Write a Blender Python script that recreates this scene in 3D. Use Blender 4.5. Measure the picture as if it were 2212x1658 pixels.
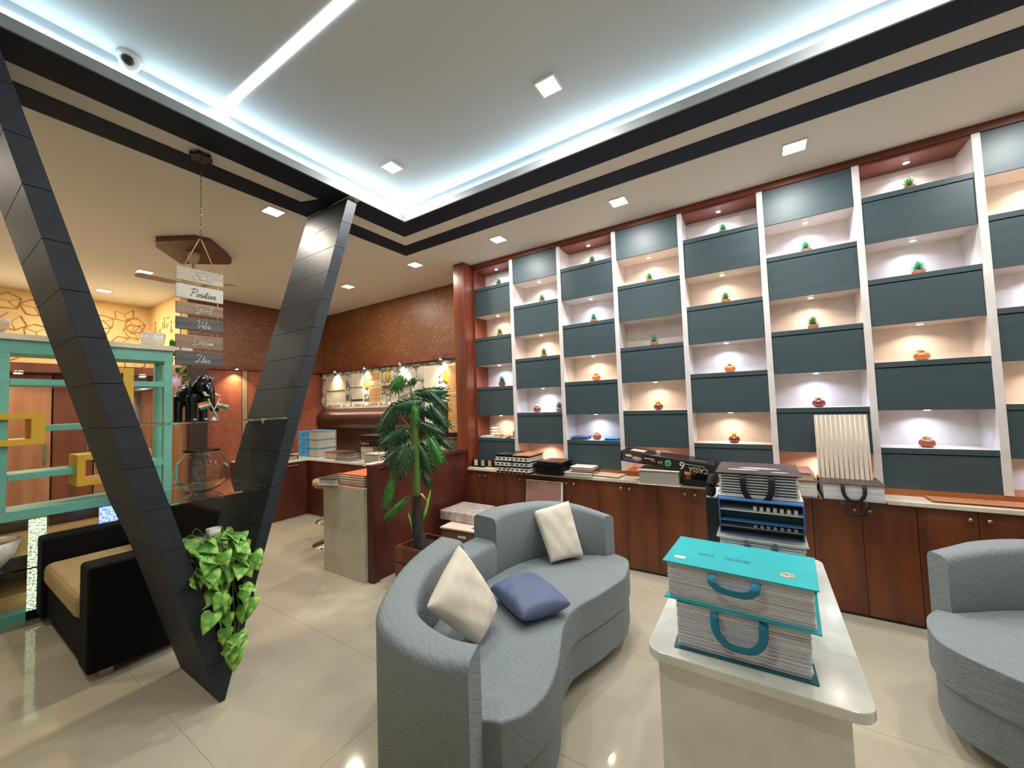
import bpy, bmesh, math, random
from mathutils import Vector, Matrix
random.seed(7)
for o in list(bpy.data.objects): bpy.data.objects.remove(o)
scene = bpy.context.scene
COL = scene.collection
PI = math.pi

# ------------------------------------------------------------------ camera
cam_d = bpy.data.cameras.new('camera'); cam = bpy.data.objects.new('camera', cam_d); COL.objects.link(cam)
cam_d.sensor_width = 36.0; cam_d.lens = 835.64 / 2212 * 36.0; cam_d.clip_start = 0.05
cam.matrix_world = Matrix(((0.5396, -0.0228, -0.8416, 0.0), (-0.8413, -0.0547, -0.5379, 0.0), (-0.0337, 0.9982, -0.0487, 1.5), (0, 0, 0, 1)))
scene.camera = cam
# ------------------------------------------------------------------ world, exposure
w = bpy.data.worlds.new('world'); scene.world = w; w.use_nodes = True
w.node_tree.nodes['Background'].inputs[0].default_value = (0.6, 0.65, 0.7, 1)
w.node_tree.nodes['Background'].inputs[1].default_value = 0.05
vs = scene.view_settings
vs.view_transform = 'Standard'; vs.look = 'None'; vs.gamma = 1.0; vs.use_curve_mapping = False
vs.exposure = 0.0
PANEL_W = 16.5      # watts of each square ceiling panel
COVE_W = 22.0       # watts per metre-run segment of the cool cove strip
NICHE_W = 1.4
WARM = (1.0, 0.90, 0.74); SOFT = (1.0, 0.985, 0.955); COOL = (0.55, 0.78, 1.0); NEUT = (1.0, 0.9, 0.78)
try:
    scene.cycles.use_denoising = True
    scene.cycles.max_bounces = 14; scene.cycles.transmission_bounces = 14; scene.cycles.glossy_bounces = 5; scene.cycles.diffuse_bounces = 4; scene.cycles.transparent_max_bounces = 12
    scene.cycles.sample_clamp_indirect = 4.0
except Exception: pass

def area(name, loc, size, power, color, parent=None, rot=(0, 0, 0), size_y=None, spread=PI):
    l = bpy.data.lights.new(name, 'AREA'); l.energy = power; l.color = color
    l.shape = 'RECTANGLE' if size_y else 'SQUARE'; l.size = size
    if size_y: l.size_y = size_y
    l.spread = spread
    o = bpy.data.objects.new(name, l); COL.objects.link(o); o.location = loc; o.rotation_euler = rot
    if parent: o.parent = parent
    return o

# ------------------------------------------------------------------ materials
def lin(c):
    return tuple(((x / 255) / 12.92 if x / 255 <= 0.04045 else ((x / 255 + 0.055) / 1.055) ** 2.4) for x in c) + (1,)
MATS = {}
def M(name, rgb, rough=0.5, metal=0.0, rgb2=None, scale=(6, 6, 6), detail=4, bump=0.0, bscale=None, coat=0.0, sharp=(0.35, 0.65), spec=0.5):
    m = bpy.data.materials.new(name); m.use_nodes = True; nt = m.node_tree; b = nt.nodes['Principled BSDF']
    b.inputs['Roughness'].default_value = rough; b.inputs['Metallic'].default_value = metal
    b.inputs['Coat Weight'].default_value = coat; b.inputs['Specular IOR Level'].default_value = spec
    tc = nt.nodes.new('ShaderNodeTexCoord'); mp = nt.nodes.new('ShaderNodeMapping'); mp.inputs['Scale'].default_value = scale
    nz = nt.nodes.new('ShaderNodeTexNoise'); nz.inputs['Scale'].default_value = 1.0; nz.inputs['Detail'].default_value = detail
    nt.links.new(tc.outputs['Object'], mp.inputs['Vector']); nt.links.new(mp.outputs['Vector'], nz.inputs['Vector'])
    rp = nt.nodes.new('ShaderNodeValToRGB'); rp.color_ramp.elements[0].position = sharp[0]; rp.color_ramp.elements[1].position = sharp[1]
    if rgb2 is None: rgb2 = tuple(x * 0.93 for x in rgb)
    rp.color_ramp.elements[0].color = lin(rgb2); rp.color_ramp.elements[1].color = lin(rgb)
    nt.links.new(nz.outputs['Fac'], rp.inputs['Fac']); nt.links.new(rp.outputs['Color'], b.inputs['Base Color'])
    if bump:
        bp = nt.nodes.new('ShaderNodeBump'); bp.inputs['Strength'].default_value = bump; bp.inputs['Distance'].default_value = 0.004
        if bscale:
            n2 = nt.nodes.new('ShaderNodeTexNoise'); n2.inputs['Scale'].default_value = bscale; n2.inputs['Detail'].default_value = 3
            nt.links.new(tc.outputs['Object'], n2.inputs['Vector']); nt.links.new(n2.outputs['Fac'], bp.inputs['Height'])
        else: nt.links.new(nz.outputs['Fac'], bp.inputs['Height'])
        nt.links.new(bp.outputs['Normal'], b.inputs['Normal'])
    MATS[name] = m
    return m
def emit(name, rgb, strength):
    m = bpy.data.materials.new(name); m.use_nodes = True; b = m.node_tree.nodes['Principled BSDF']
    b.inputs['Base Color'].default_value = (.8, .8, .8, 1); b.inputs['Emission Color'].default_value = (*rgb, 1); b.inputs['Emission Strength'].default_value = strength
    MATS[name] = m; return m
def glass(name, tint=(0.93, 0.98, 0.96), rough=0.0, ior=1.45, bump=0):
    m = bpy.data.materials.new(name); m.use_nodes = True; nt = m.node_tree; b = nt.nodes['Principled BSDF']
    b.inputs['Base Color'].default_value = (*tint, 1); b.inputs['Transmission Weight'].default_value = 1.0
    b.inputs['Roughness'].default_value = rough; b.inputs['IOR'].default_value = ior
    if bump:
        v = nt.nodes.new('ShaderNodeTexVoronoi'); v.inputs['Scale'].default_value = 90; v.feature = 'F1'
        mp = nt.nodes.new('ShaderNodeMapping'); mp.inputs['Scale'].default_value = (0.5, 0.5, 1.6); tc = nt.nodes.new('ShaderNodeTexCoord')
        bp = nt.nodes.new('ShaderNodeBump'); bp.inputs['Strength'].default_value = bump
        nt.links.new(tc.outputs['Object'], mp.inputs[0]); nt.links.new(mp.outputs[0], v.inputs['Vector'])
        nt.links.new(v.outputs['Distance'], bp.inputs['Height']); nt.links.new(bp.outputs[0], b.inputs['Normal'])
    MATS[name] = m; return m

M('floor_tile', (192, 183, 164), 0.07, rgb2=(184, 175, 154), scale=(1.6, 1.6, 1.6), spec=0.5)
M('grout', (176, 164, 140), 0.4)
M('ceiling_white', (226, 221, 212), 0.75, rgb2=(225, 220, 211))
M('ceiling_raised', (204, 212, 218), 0.75, rgb2=(203, 211, 217))
M('navy_band', (26, 36, 52), 0.65, rgb2=(23, 32, 46), spec=.15); M('fascia_grey', (150, 158, 160), 0.6)
M('wall_beige', (205, 188, 160), 0.6)
M('mahogany', (122, 67, 38), 0.36, rgb2=(90, 48, 28), scale=(9, 9, 0.9), detail=5)
M('mahogany_side', (120, 54, 34), 0.35, rgb2=(84, 36, 22), scale=(9, 0.9, 9), detail=5)
M('maroon_ply', (96, 46, 33), 0.38, rgb2=(70, 33, 25), scale=(5, 5, 1.2), detail=5)
M('post_wood', (134, 66, 42), 0.28, rgb2=(90, 42, 30), scale=(9, 9, 0.7), detail=5)
M('red_panel', (150, 80, 56), 0.5, rgb2=(130, 66, 45), scale=(20, 20, 20), detail=6)
M('grey_laminate', (60, 76, 82), 0.46, spec=.4, rgb2=(56, 71, 77), scale=(30, 3, 30), detail=3)
M('divider_white', (222, 216, 214), 0.4)
M('niche_white', (228, 216, 208), 0.35)
M('counter_white', (226, 216, 198), 0.25)
M('gloss_cream', (204, 196, 176), 0.18, coat=0.4)
M('table_white', (226, 228, 218), 0.16, coat=0.4)
M('plinth_wood', (176, 102, 60), 0.4, rgb2=(156, 86, 50), scale=(9, .9, 9)); M('tan_wood', (196, 140, 96), 0.4, rgb2=(176, 120, 80), scale=(20, 2, 20))
M('knob_metal', (200, 180, 150), 0.25, 1.0)
M('chrome', (220, 220, 225), 0.08, 1.0)
M('sofa_black', (10, 9, 11), 0.85, spec=.2, bump=0.2, bscale=300)
M('sofa_beige', (176, 150, 108), 0.8, bump=0.3, bscale=250)
M('black_plastic', (18, 18, 20), 0.4)
M('dark_leg', (30, 20, 16), 0.4)
M('slate', (38, 44, 52), 0.58, spec=.35, rgb2=(31, 36, 43), scale=(14, 14, 14), detail=6, bump=0.25, bscale=120)
M('slate_core', (16, 16, 18), 0.7)
M('teal', (116, 196, 182), 0.4)
M('yellow', (228, 186, 60), 0.4)
M('cream_pillow', (232, 222, 204), 0.85, bump=0.35, bscale=14)
M('blue_pillow', (88, 100, 134), 0.55, bump=0.3, bscale=12)
M('terracotta', (158, 86, 52), 0.5)
M('pot_dark', (116, 40, 34), 0.2, coat=0.5)
M('pot_orange', (196, 108, 48), 0.25, coat=0.5)
M('succulent', (96, 156, 92), 0.5, rgb2=(66, 128, 78))
M('succulent_blue', (84, 160, 118), 0.5)
M('flower_yellow', (246, 208, 78), 0.6)
M('flower_cream', (244, 228, 168), 0.6)
M('leaf_dark', (56, 96, 62), 0.36, rgb2=(38, 72, 48), scale=(20, 20, 20))
M('leaf_bright', (70, 140, 58), 0.4, rgb2=(52, 112, 46), scale=(20, 20, 20))
M('pothos', (168, 206, 96), 0.45, rgb2=(96, 166, 66), scale=(28, 28, 28), detail=1, sharp=(0.42, 0.58))
M('stem_green', (92, 130, 58), 0.5)
M('stem_bright', (120, 200, 80), 0.5)
M('bark', (58, 54, 44), 0.8, rgb2=(34, 34, 30), scale=(30, 30, 10), bump=0.5)
M('soil', (40, 28, 20), 0.9)
M('white_ceramic', (240, 238, 232), 0.2, coat=0.5)
M('white_plastic', (236, 234, 228), 0.4)
M('paper', (232, 228, 222), 0.7)
M('paper_grey', (196, 192, 182), 0.7, rgb2=(176, 170, 158), scale=(3, 3, 160))
M('paper_white', (238, 240, 246), 0.7, rgb2=(206, 210, 220), scale=(3, 3, 200))
M('cover_teal', (0, 176, 184), 0.45)
M('cover_teal_dark', (18, 96, 110), 0.5)
M('strap_teal', (22, 130, 166), 0.6)
M('lilac_print', (206, 202, 222), 0.4); M('cover_black', (24, 24, 26), 0.35)
M('cover_brown', (84, 66, 60), 0.4, rgb2=(52, 40, 38), scale=(9, 9, 9))
M('cover_blue', (62, 116, 180), 0.45)
M('cover_navy', (72, 92, 132), 0.45)
M('cover_grey', (168, 178, 172), 0.5)
M('cover_light', (222, 214, 198), 0.5)
M('cover_red', (120, 44, 40), 0.45)
M('cover_orange', (238, 110, 72), 0.5)
M('box_blue', (64, 156, 214), 0.5)
M('strap_grey', (70, 88, 96), 0.7)
M('strap_black', (22, 24, 24), 0.7)
M('cardboard', (110, 84, 58), 0.8)
M('carton_white', (228, 206, 188), 0.6)
M('plastic_wrap', (206, 196, 192), 0.15, rgb2=(170, 158, 154), scale=(18, 18, 18), bump=0.8)
M('pink_board', (172, 128, 124), 0.5)
M('elephant_black', (20, 22, 26), 0.25, coat=0.3)
M('ivory', (236, 222, 190), 0.4)
M('saffron', (240, 110, 50), 0.6); M('flag_white', (240, 240, 240), 0.6); M('flag_green', (30, 130, 70), 0.6); M('flag_blue', (60, 90, 170), 0.6)
M('sign_whitewood', (214, 202, 178), 0.6, rgb2=(186, 170, 144), scale=(3, 30, 30))
M('sign_white', (228, 222, 208), 0.5)
M('sign_tan', (176, 144, 116), 0.6, rgb2=(146, 116, 92), scale=(3, 30, 30))
M('sign_grey', (108, 104, 98), 0.6, rgb2=(84, 78, 74), scale=(3, 30, 30))
M('letter_white', (226, 232, 230), 0.5); M('letter_dark', (70, 74, 92), 0.5); M('letter_gold', (214, 186, 130), 0.4)
M('letter_green', (70, 170, 110), 0.5)
M('rope', (206, 180, 124), 0.8)
M('fan_wood', (104, 68, 50), 0.5, rgb2=(82, 52, 40), scale=(10, 10, 10))
M('fan_beige', (196, 172, 138), 0.5)
M('yellow_wall', (238, 206, 140), 0.55, rgb2=(228, 190, 128), scale=(3, 3, 3))
M('gold_line', (196, 152, 84), 0.4)
M('copper_roll', (92, 60, 50), 0.28, 0.5, rgb2=(54, 34, 30), scale=(80, 80, 80), sharp=(0.45, 0.55))
M('dark_backsplash', (52, 26, 18), 0.35, rgb2=(40, 20, 14))
M('door_wood', (172, 122, 88), 0.45, rgb2=(146, 98, 68), scale=(10, 10, 0.8))
M('door_brown', (122, 66, 44), 0.4, rgb2=(98, 50, 34), scale=(9, 9, 0.8))
M('pillar_dark', (58, 38, 36), 0.4)
M('steel_strip', (190, 170, 150), 0.3, 0.6)
M('board_cream', (226, 206, 176), 0.3, rgb2=(216, 194, 162), scale=(6, 6, 6))
M('board_sand', (212, 168, 110), 0.35, rgb2=(196, 146, 88), scale=(14, 14, 14))
M('board_white', (236, 226, 206), 0.35)
M('pebble_white', (206, 200, 186), 0.5); M('pebble_yellow', (196, 172, 40), 0.4); M('pebble_dark', (92, 66, 44), 0.5); M('pebble_gap', (136, 132, 122), 0.7)
M('flute_cream', (232, 218, 200), 0.5, spec=.25)
M('planter_wood', (122, 64, 34), 0.5, rgb2=(90, 44, 24), scale=(12, 12, 12))
M('checker_white', (226, 222, 214), 0.5)
M('tan_panel', (206, 164, 108), 0.35, rgb2=(190, 146, 92), scale=(2, 2, 16))
M('brown_stone', (108, 84, 68), 0.2, rgb2=(84, 62, 50), scale=(6, 6, 14), sharp=(.4, .6))
emit('panel_glow', (1.0, 0.93, 0.84), 14); emit('cove_glow', (0.66, 0.88, 1.0), 16); emit('strip_glow', (0.86, 0.96, 1.0), 9)
emit('spot_warm', (1.0, 0.85, 0.7), 25); emit('spot_cool', (0.75, 0.85, 1.0), 25); emit('roll_glow', (1.0, 0.86, 0.72), 8)
emit('bubble_white', (0.82, 0.95, 0.85), 1.1); emit('bubble_blue', (0.25, 0.42, 1.0), 2.2)
for nm, c0, c1 in (('bubble_white', (.10, .14, .10, 1), (1.6, 1.9, 1.35, 1)), ('bubble_blue', (.06, .12, .5, 1), (.9, 1.3, 3.0, 1))):
    nt = MATS[nm].node_tree; b = nt.nodes['Principled BSDF']; b.inputs['Emission Strength'].default_value = 1.0
    tc = nt.nodes.new('ShaderNodeTexCoord'); mp = nt.nodes.new('ShaderNodeMapping'); mp.inputs['Scale'].default_value = (60, 60, 130); nz = nt.nodes.new('ShaderNodeTexNoise'); nz.inputs['Scale'].default_value = 1; nz.inputs['Detail'].default_value = 5
    rp = nt.nodes.new('ShaderNodeValToRGB'); rp.color_ramp.elements[0].position = .42; rp.color_ramp.elements[1].position = .6; rp.color_ramp.elements[0].color = c0; rp.color_ramp.elements[1].color = c1
    nt.links.new(tc.outputs['Object'], mp.inputs[0]); nt.links.new(mp.outputs[0], nz.inputs['Vector']); nt.links.new(nz.outputs['Fac'], rp.inputs[0]); nt.links.new(rp.outputs[0], b.inputs['Emission Color'])
glass('clear_glass', (0.97, 0.99, 0.98)); glass('shelf_glass', (0.80, 0.90, 0.87)); glass('bubble_glass', (0.92, 0.99, 0.88), 0.05, bump=0.35)

def glitter():
    m = M('glitter_brown', (128, 78, 46), 0.42, rgb2=(104, 61, 35), scale=(26, 26, 26), detail=8)
    nt = m.node_tree; b = nt.nodes['Principled BSDF']
    tc = nt.nodes.new('ShaderNodeTexCoord'); v = nt.nodes.new('ShaderNodeTexVoronoi'); v.inputs['Scale'].default_value = 60
    mp = nt.nodes.new('ShaderNodeMapping'); mp.inputs['Scale'].default_value = (1, 1, 0.45)
    lt = nt.nodes.new('ShaderNodeMath'); lt.operation = 'LESS_THAN'; lt.inputs[1].default_value = 0.16
    wn = nt.nodes.new('ShaderNodeTexNoise'); wn.inputs['Scale'].default_value = 3.0
    gt = nt.nodes.new('ShaderNodeMath'); gt.operation = 'GREATER_THAN'; gt.inputs[1].default_value = 0.52
    mu = nt.nodes.new('ShaderNodeMath'); mu.operation = 'MULTIPLY'
    nt.links.new(tc.outputs['Object'], mp.inputs[0]); nt.links.new(mp.outputs[0], v.inputs['Vector']); nt.links.new(v.outputs['Distance'], lt.inputs[0])
    nt.links.new(tc.outputs['Object'], wn.inputs['Vector']); nt.links.new(wn.outputs['Fac'], gt.inputs[0])
    nt.links.new(lt.outputs[0], mu.inputs[0]); nt.links.new(gt.outputs[0], mu.inputs[1])
    mix = nt.nodes.new('ShaderNodeMixRGB'); src = b.inputs['Base Color'].links[0].from_socket
    nt.links.new(mu.outputs[0], mix.inputs[0]); nt.links.new(src, mix.inputs[1]); mix.inputs[2].default_value = lin((255, 226, 180))
    nt.links.new(mix.outputs[0], b.inputs['Base Color'])
glitter()
def sofa_fabric():
    m = M('sofa_fabric', (132, 141, 143), 0.85, rgb2=(113, 123, 126), scale=(160, 160, 160), detail=2, sharp=(.3, .7))
    nt = m.node_tree; b = nt.nodes['Principled BSDF']
    tc = nt.nodes.new('ShaderNodeTexCoord'); sp = nt.nodes.new('ShaderNodeSeparateXYZ'); nt.links.new(tc.outputs['Object'], sp.inputs[0])
    def mth(op, a, bb):
        n = nt.nodes.new('ShaderNodeMath'); n.operation = op
        for i, x in enumerate((a, bb)):
            if x is None: continue
            if isinstance(x, (int, float)): n.inputs[i].default_value = x
            else: nt.links.new(x, n.inputs[i])
        return n.outputs[0]
    hx = mth('ADD', sp.outputs['X'], mth('MULTIPLY', sp.outputs['Y'], -0.8))
    hz = mth('ADD', sp.outputs['Z'], mth('MULTIPLY', sp.outputs['Y'], 0.25))
    lines = None
    for s in (1, -1):
        v = mth('ADD', mth('MULTIPLY', hx, 1.0), mth('MULTIPLY', hz, 1.0 * s))
        f = mth('FRACT', mth('MULTIPLY', v, 24.0), None)
        d = mth('ABSOLUTE', mth('SUBTRACT', f, 0.5), None)
        lines = d if lines is None else mth('MINIMUM', lines, d)
    ss = mth('MINIMUM', mth('MULTIPLY', lines, 6.0), 1.0)
    bp = nt.nodes.new('ShaderNodeBump'); bp.inputs['Strength'].default_value = 0.3; bp.inputs['Distance'].default_value = 0.003
    nt.links.new(ss, bp.inputs['Height']); nt.links.new(bp.outputs[0], b.inputs['Normal'])
sofa_fabric()

# ------------------------------------------------------------------ mesh helpers
class MB:
    def __init__(s): s.v = []; s.f = []; s.sm = []
    def add(s, vs, fs, smooth=False):
        n = len(s.v); s.v += [tuple(p) for p in vs]; s.f += [tuple(i + n for i in f) for f in fs]; s.sm += [smooth] * len(fs); return s
    def box(s, x0, x1, y0, y1, z0, z1):
        return s.hexa([(x0, y0, z0), (x1, y0, z0), (x1, y1, z0), (x0, y1, z0)], [(x0, y0, z1), (x1, y0, z1), (x1, y1, z1), (x0, y1, z1)])
    def hexa(s, b, t):
        n = len(b); fs = [tuple(reversed(range(n))), tuple(range(n, 2 * n))] + [(i, (i + 1) % n, n + (i + 1) % n, n + i) for i in range(n)]
        return s.add(list(b) + list(t), fs)
    def prism(s, poly, z0, z1): return s.hexa([(x, y, z0) for x, y in poly], [(x, y, z1) for x, y in poly])
    def lathe(s, prof, c=(0, 0, 0), n=20, cap=True, axis=None):
        vs = []; fs = []
        for r, z in prof:
            for k in range(n):
                a = 2 * PI * k / n; vs.append((c[0] + r * math.cos(a), c[1] + r * math.sin(a), c[2] + z))
        for i in range(len(prof) - 1):
            for k in range(n):
                k2 = (k + 1) % n; fs.append((i * n + k, i * n + k2, (i + 1) * n + k2, (i + 1) * n + k))
        if cap: fs.append(tuple(reversed(range(n)))); fs.append(tuple(range((len(prof) - 1) * n, len(prof) * n)))
        return s.add(vs, fs, True)
    def tube(s, pts, r, n=8, flat=None, cap=True):
        pts = [Vector(p) for p in pts]; rs = r if isinstance(r, list) else [r] * len(pts); vs = []; fs = []
        up = Vector((0, 0, 1))
        for i, p in enumerate(pts):
            d = (pts[min(i + 1, len(pts) - 1)] - pts[max(i - 1, 0)]).normalized()
            u = flat if flat is not None else (up if abs(d.z) < 0.95 else Vector((1, 0, 0)))
            a = d.cross(u).normalized(); b = a.cross(d).normalized()
            for k in range(n):
                t = 2 * PI * k / n; rr = rs[i]
                ra, rb = (rr if not isinstance(rr, tuple) else rr[0]), (rr if not isinstance(rr, tuple) else rr[1])
                vs.append(p + a * math.cos(t) * ra + b * math.sin(t) * rb)
        for i in range(len(pts) - 1):
            for k in range(n):
                k2 = (k + 1) % n; fs.append((i * n + k, i * n + k2, (i + 1) * n + k2, (i + 1) * n + k))
        if cap: fs.append(tuple(reversed(range(n)))); fs.append(tuple(range((len(pts) - 1) * n, len(pts) * n)))
        return s.add(vs, fs, True)
    def ell(s, c, r, n=14, m=9, rot=None):
        vs = []; fs = []
        for i in range(m + 1):
            t = PI * i / m
            for k in range(n):
                a = 2 * PI * k / n; p = Vector((r[0] * math.sin(t) * math.cos(a), r[1] * math.sin(t) * math.sin(a), r[2] * math.cos(t)))
                if rot: p = rot @ p
                vs.append(p + Vector(c))
        for i in range(m):
            for k in range(n):
                k2 = (k + 1) % n; fs.append((i * n + k, (i + 1) * n + k, (i + 1) * n + k2, i * n + k2))
        return s.add(vs, fs, True)
    def mesh(s, name):
        me = bpy.data.meshes.new(name); me.from_pydata(s.v, [], s.f)
        for p, q in zip(me.polygons, s.sm): p.use_smooth = q
        bm = bmesh.new(); bm.from_mesh(me); bmesh.ops.recalc_face_normals(bm, faces=bm.faces); bm.to_mesh(me); bm.free()
        return me
def part(name, mb, mat, parent=None, bevel=0, label=None, kind=None, seg=2, mesh=None, loc=None):
    me = mesh or mb.mesh(name)
    if not mesh: me.materials.append(MATS[mat])
    o = bpy.data.objects.new(name, me); COL.objects.link(o)
    if loc: o.location = loc
    if parent: o.parent = parent
    if bevel:
        b = o.modifiers.new('bevel', 'BEVEL'); b.width = bevel; b.segments = seg; b.limit_method = 'ANGLE'; b.angle_limit = 0.7
    if label: o['label'] = label
    if kind: o['kind'] = kind
    return o
def tag(o, label, cat, group=None):
    o['label'] = label; o['category'] = cat
    if group: o['group'] = group
    return o
def thing(name, label, cat, loc=(0, 0, 0), rz=0, group=None):
    o = bpy.data.objects.new(name, None); COL.objects.link(o); o.empty_display_size = 0.1
    o.location = loc; o.rotation_euler = (0, 0, rz); return tag(o, label, cat, group)
def structure(name, mb, mat, parent=None, bevel=0):
    return part(name, mb, mat, parent, bevel, kind=None if parent else 'structure')
def copy_tree(o, parent=None, **k):
    c = o.copy(); COL.objects.link(c); c.parent = parent
    for ch in list(o.children): copy_tree(ch, c)
    return c
def text(name, body, size, mat, parent, loc, rot, shear=0.0, depth=0.0008, align='CENTER', offset=0.0, sx=1.0):
    cu = bpy.data.curves.new(name, 'FONT'); cu.body = body; cu.size = size; cu.shear = shear; cu.extrude = depth
    cu.align_x = align; cu.align_y = 'CENTER'; cu.offset = offset; cu.resolution_u = 4
    t = bpy.data.objects.new(name, cu); COL.objects.link(t); bpy.context.view_layer.update()
    dg = bpy.context.evaluated_depsgraph_get(); me = bpy.data.meshes.new_from_object(t.evaluated_get(dg)); bpy.data.objects.remove(t)
    me.materials.clear(); me.materials.append(MATS[mat])
    o = bpy.data.objects.new(name, me); COL.objects.link(o); o.parent = parent; o.location = loc; o.rotation_euler = rot; o.scale = (sx, 1, 1)
    return o
def spline(pts, n=6, closed=False):
    out = []; N = len(pts); P = [Vector(p) for p in pts]
    rng = range(N) if closed else range(N - 1)
    for i in rng:
        if closed: a, b, c, d = P[(i - 1) % N], P[i], P[(i + 1) % N], P[(i + 2) % N]
        else: a, b, c, d = P[max(i - 1, 0)], P[i], P[i + 1], P[min(i + 2, N - 1)]
        for k in range(n):
            t = k / n
            out.append(0.5 * ((2 * b) + (c - a) * t + (2 * a - 5 * b + 4 * c - d) * t * t + (3 * b - 3 * c + d - a) * t ** 3))
    if not closed: out.append(P[-1])
    return out

# ================================================================== SHELL
ZC = 3.16; ZR = 3.38
XL, XR, YN, YB = -2.6, 4.05, -2.6, 7.95
floor = structure('floor', MB().box(XL - .2, XR + .2, YN - .2, YB + .2, -0.12, -0.0015), 'grout')
T = 0.8; ox, oy = 0.736 - 2 * T, 2.44
tile_mesh = {}
nx0 = math.floor((XL - ox) / T); ny0 = math.floor((YN - oy) / T)
for i in range(nx0, nx0 + 10):
    for j in range(ny0, ny0 + 15):
        x0, x1 = max(XL, ox + i * T), min(XR, ox + i * T + T); y0, y1 = max(YN, oy + j * T), min(YB, oy + j * T + T)
        if x1 - x0 < .02 or y1 - y0 < .02: continue
        g = 0.0009
        part('tile', MB().box(x0 + g, x1 - g, y0 + g, y1 - g, -0.004, 0.0), 'floor_tile', floor)
structure('wall_left', MB().box(XL - .12, XL, YN, YB, 0, ZR + .1), 'wall_beige')
structure('wall_front', MB().box(XL, XR, YN - .12, YN, 0, ZR + .1), 'wall_beige')
wr = structure('wall_right', MB().box(XR, XR + .12, YN, YB, 0, ZR + .1), 'wall_beige')
wb = structure('wall_back', MB().box(XL, XR, YB, YB + .12, 0, ZR + .1), 'wall_beige')
# ceiling: lower perimeter with a rectangular opening x<2.37, y<2.60 and a raised tray above
OX, OY, OX0, OY0 = 2.37, 2.60, -1.9, -1.9
c = MB()
c.box(XL, XR, OY + .201, YB, ZC + .0501, ZC + .2); c.box(OX + .201, XR, YN, OY + .201, ZC + .0501, ZC + .2)
c.box(XL, OX + .201, YN, OY0 - .201, ZC + .0501, ZC + .2); c.box(XL, OX0 - .201, OY0 - .201, OY + .201, ZC + .0501, ZC + .2)
ceiling = structure('ceiling', c, 'ceiling_white')
def ring(mb, a, b, z0, z1):   # a: inner rect (x0,x1,y0,y1), b: outer rect
    mb.box(b[0], b[1], a[3], b[3], z0, z1); mb.box(b[0], b[1], b[2], a[2], z0, z1); mb.box(b[0], a[0], a[2], a[3], z0, z1); mb.box(a[1], b[1], a[2], a[3], z0, z1); return mb
inner = (OX0, OX, OY0, OY)
structure('ceiling_border', ring(MB(), (OX0 - .0125, OX + .0125, OY0 - .0125, OY + .0125), (XL, XR, YN, YB), ZC, ZC + .05), 'ceiling_white', ceiling)
structure('ceiling_upstand', ring(MB(), (OX0 - .14, OX + .14, OY0 - .14, OY + .14), (OX0 - .2, OX + .2, OY0 - .2, OY + .2), ZC + .05, ZR + .02), 'ceiling_raised', ceiling)
structure('ceiling_raised', MB().box(OX0 - .2, OX + .2, OY0 - .2, OY + .2, ZR, ZR + .1), 'ceiling_raised', ceiling)
# navy fascia and bands
def grow(r, d): return (r[0] - d, r[1] + d, r[2] - d, r[3] + d)
def rings(a, b): return (OX0 - b, OX + a, OY0 - b, OY + a)
structure('trim_1', ring(MB(), inner, grow(inner, .012), ZC - .004, ZC + .054), 'fascia_grey')
b1a = grow(inner, .0125); b1b = (OX0 - .22, 2.586, OY0 - .22, 2.845)
b2a = (OX0 - .36, 2.742, OY0 - .36, 3.003); b2b = (OX0 - .55, 2.926, OY0 - .55, 3.201)
def band(name, a, b):
    m = MB(); z0, z1 = ZC - .005, ZC + .0005
    m.box(a[1], b[1], b[2], b[3], z0, z1)                       # along the shelf wall
    m.box(1.925, a[1], a[3], b[3], z0, z1); m.box(b[0], 1.82, a[3], b[3], z0, z1)   # back side, broken at the V column
    m.box(b[0], a[0], b[2], a[3], z0, z1); m.box(a[0], a[1], b[2], a[2], z0, z1)
    return structure(name, m, 'navy_band')
band('trim_2', b1a, b1b); band('trim_3', b2a, b2b)
structure('trim_4', MB().hexa([(1.72, b1b[3], ZC - .012), (1.82, b1b[3], ZC - .012), (1.82, b2a[3], ZC - .012), (1.66, b2a[3], ZC - .012)],
    [(1.72, b1b[3], ZC), (1.82, b1b[3], ZC), (1.82, b2a[3], ZC), (1.66, b2a[3], ZC)]), 'navy_band')
# cove led strips lying in the channel
def strip(name, label, mb, lights):
    t = thing(name, label, 'light strip', group='cool led strips hidden in the ceiling cove')
    part('led_tape', mb, 'cove_glow', t)
    for l in lights: area('cove_lamp', *l, parent=t)
    return t
zt = ZC + .135      # tape fixed on the upstand, just showing above the fascia
a_, b_ = .132, .1395
for lb_, m_ in (('along the shelf wall', MB().box(OX + a_, OX + b_, OY0, OY + a_, zt, zt + .022)), ('on the V column side', MB().box(OX0, OX + a_, OY + a_, OY + b_, zt, zt + .022)),
                ('behind the camera', MB().box(OX0, OX + a_, OY0 - b_, OY0 - a_, zt, zt + .022)), ('at the far left, out of the picture', MB().box(OX0 - b_, OX0 - a_, OY0, OY, zt, zt + .022))):
    t = thing('led_strip', 'cool white led strip in the ceiling cove ' + lb_, 'light strip')
    part('led_tape', m_, 'cove_glow', t)
t = thing('linear_light', 'narrow white light line crossing the raised grey ceiling', 'ceiling light')
part('diffuser', MB().hexa([(0.99, 2.74, ZR - .004), (1.035, 2.74, ZR - .004), (1.16, -2.0, ZR - .004), (1.115, -2.0, ZR - .004)],
     [(0.99, 2.74, ZR + .01), (1.035, 2.74, ZR + .01), (1.16, -2.0, ZR + .01), (1.115, -2.0, ZR + .01)]), 'strip_glow', t)

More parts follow.
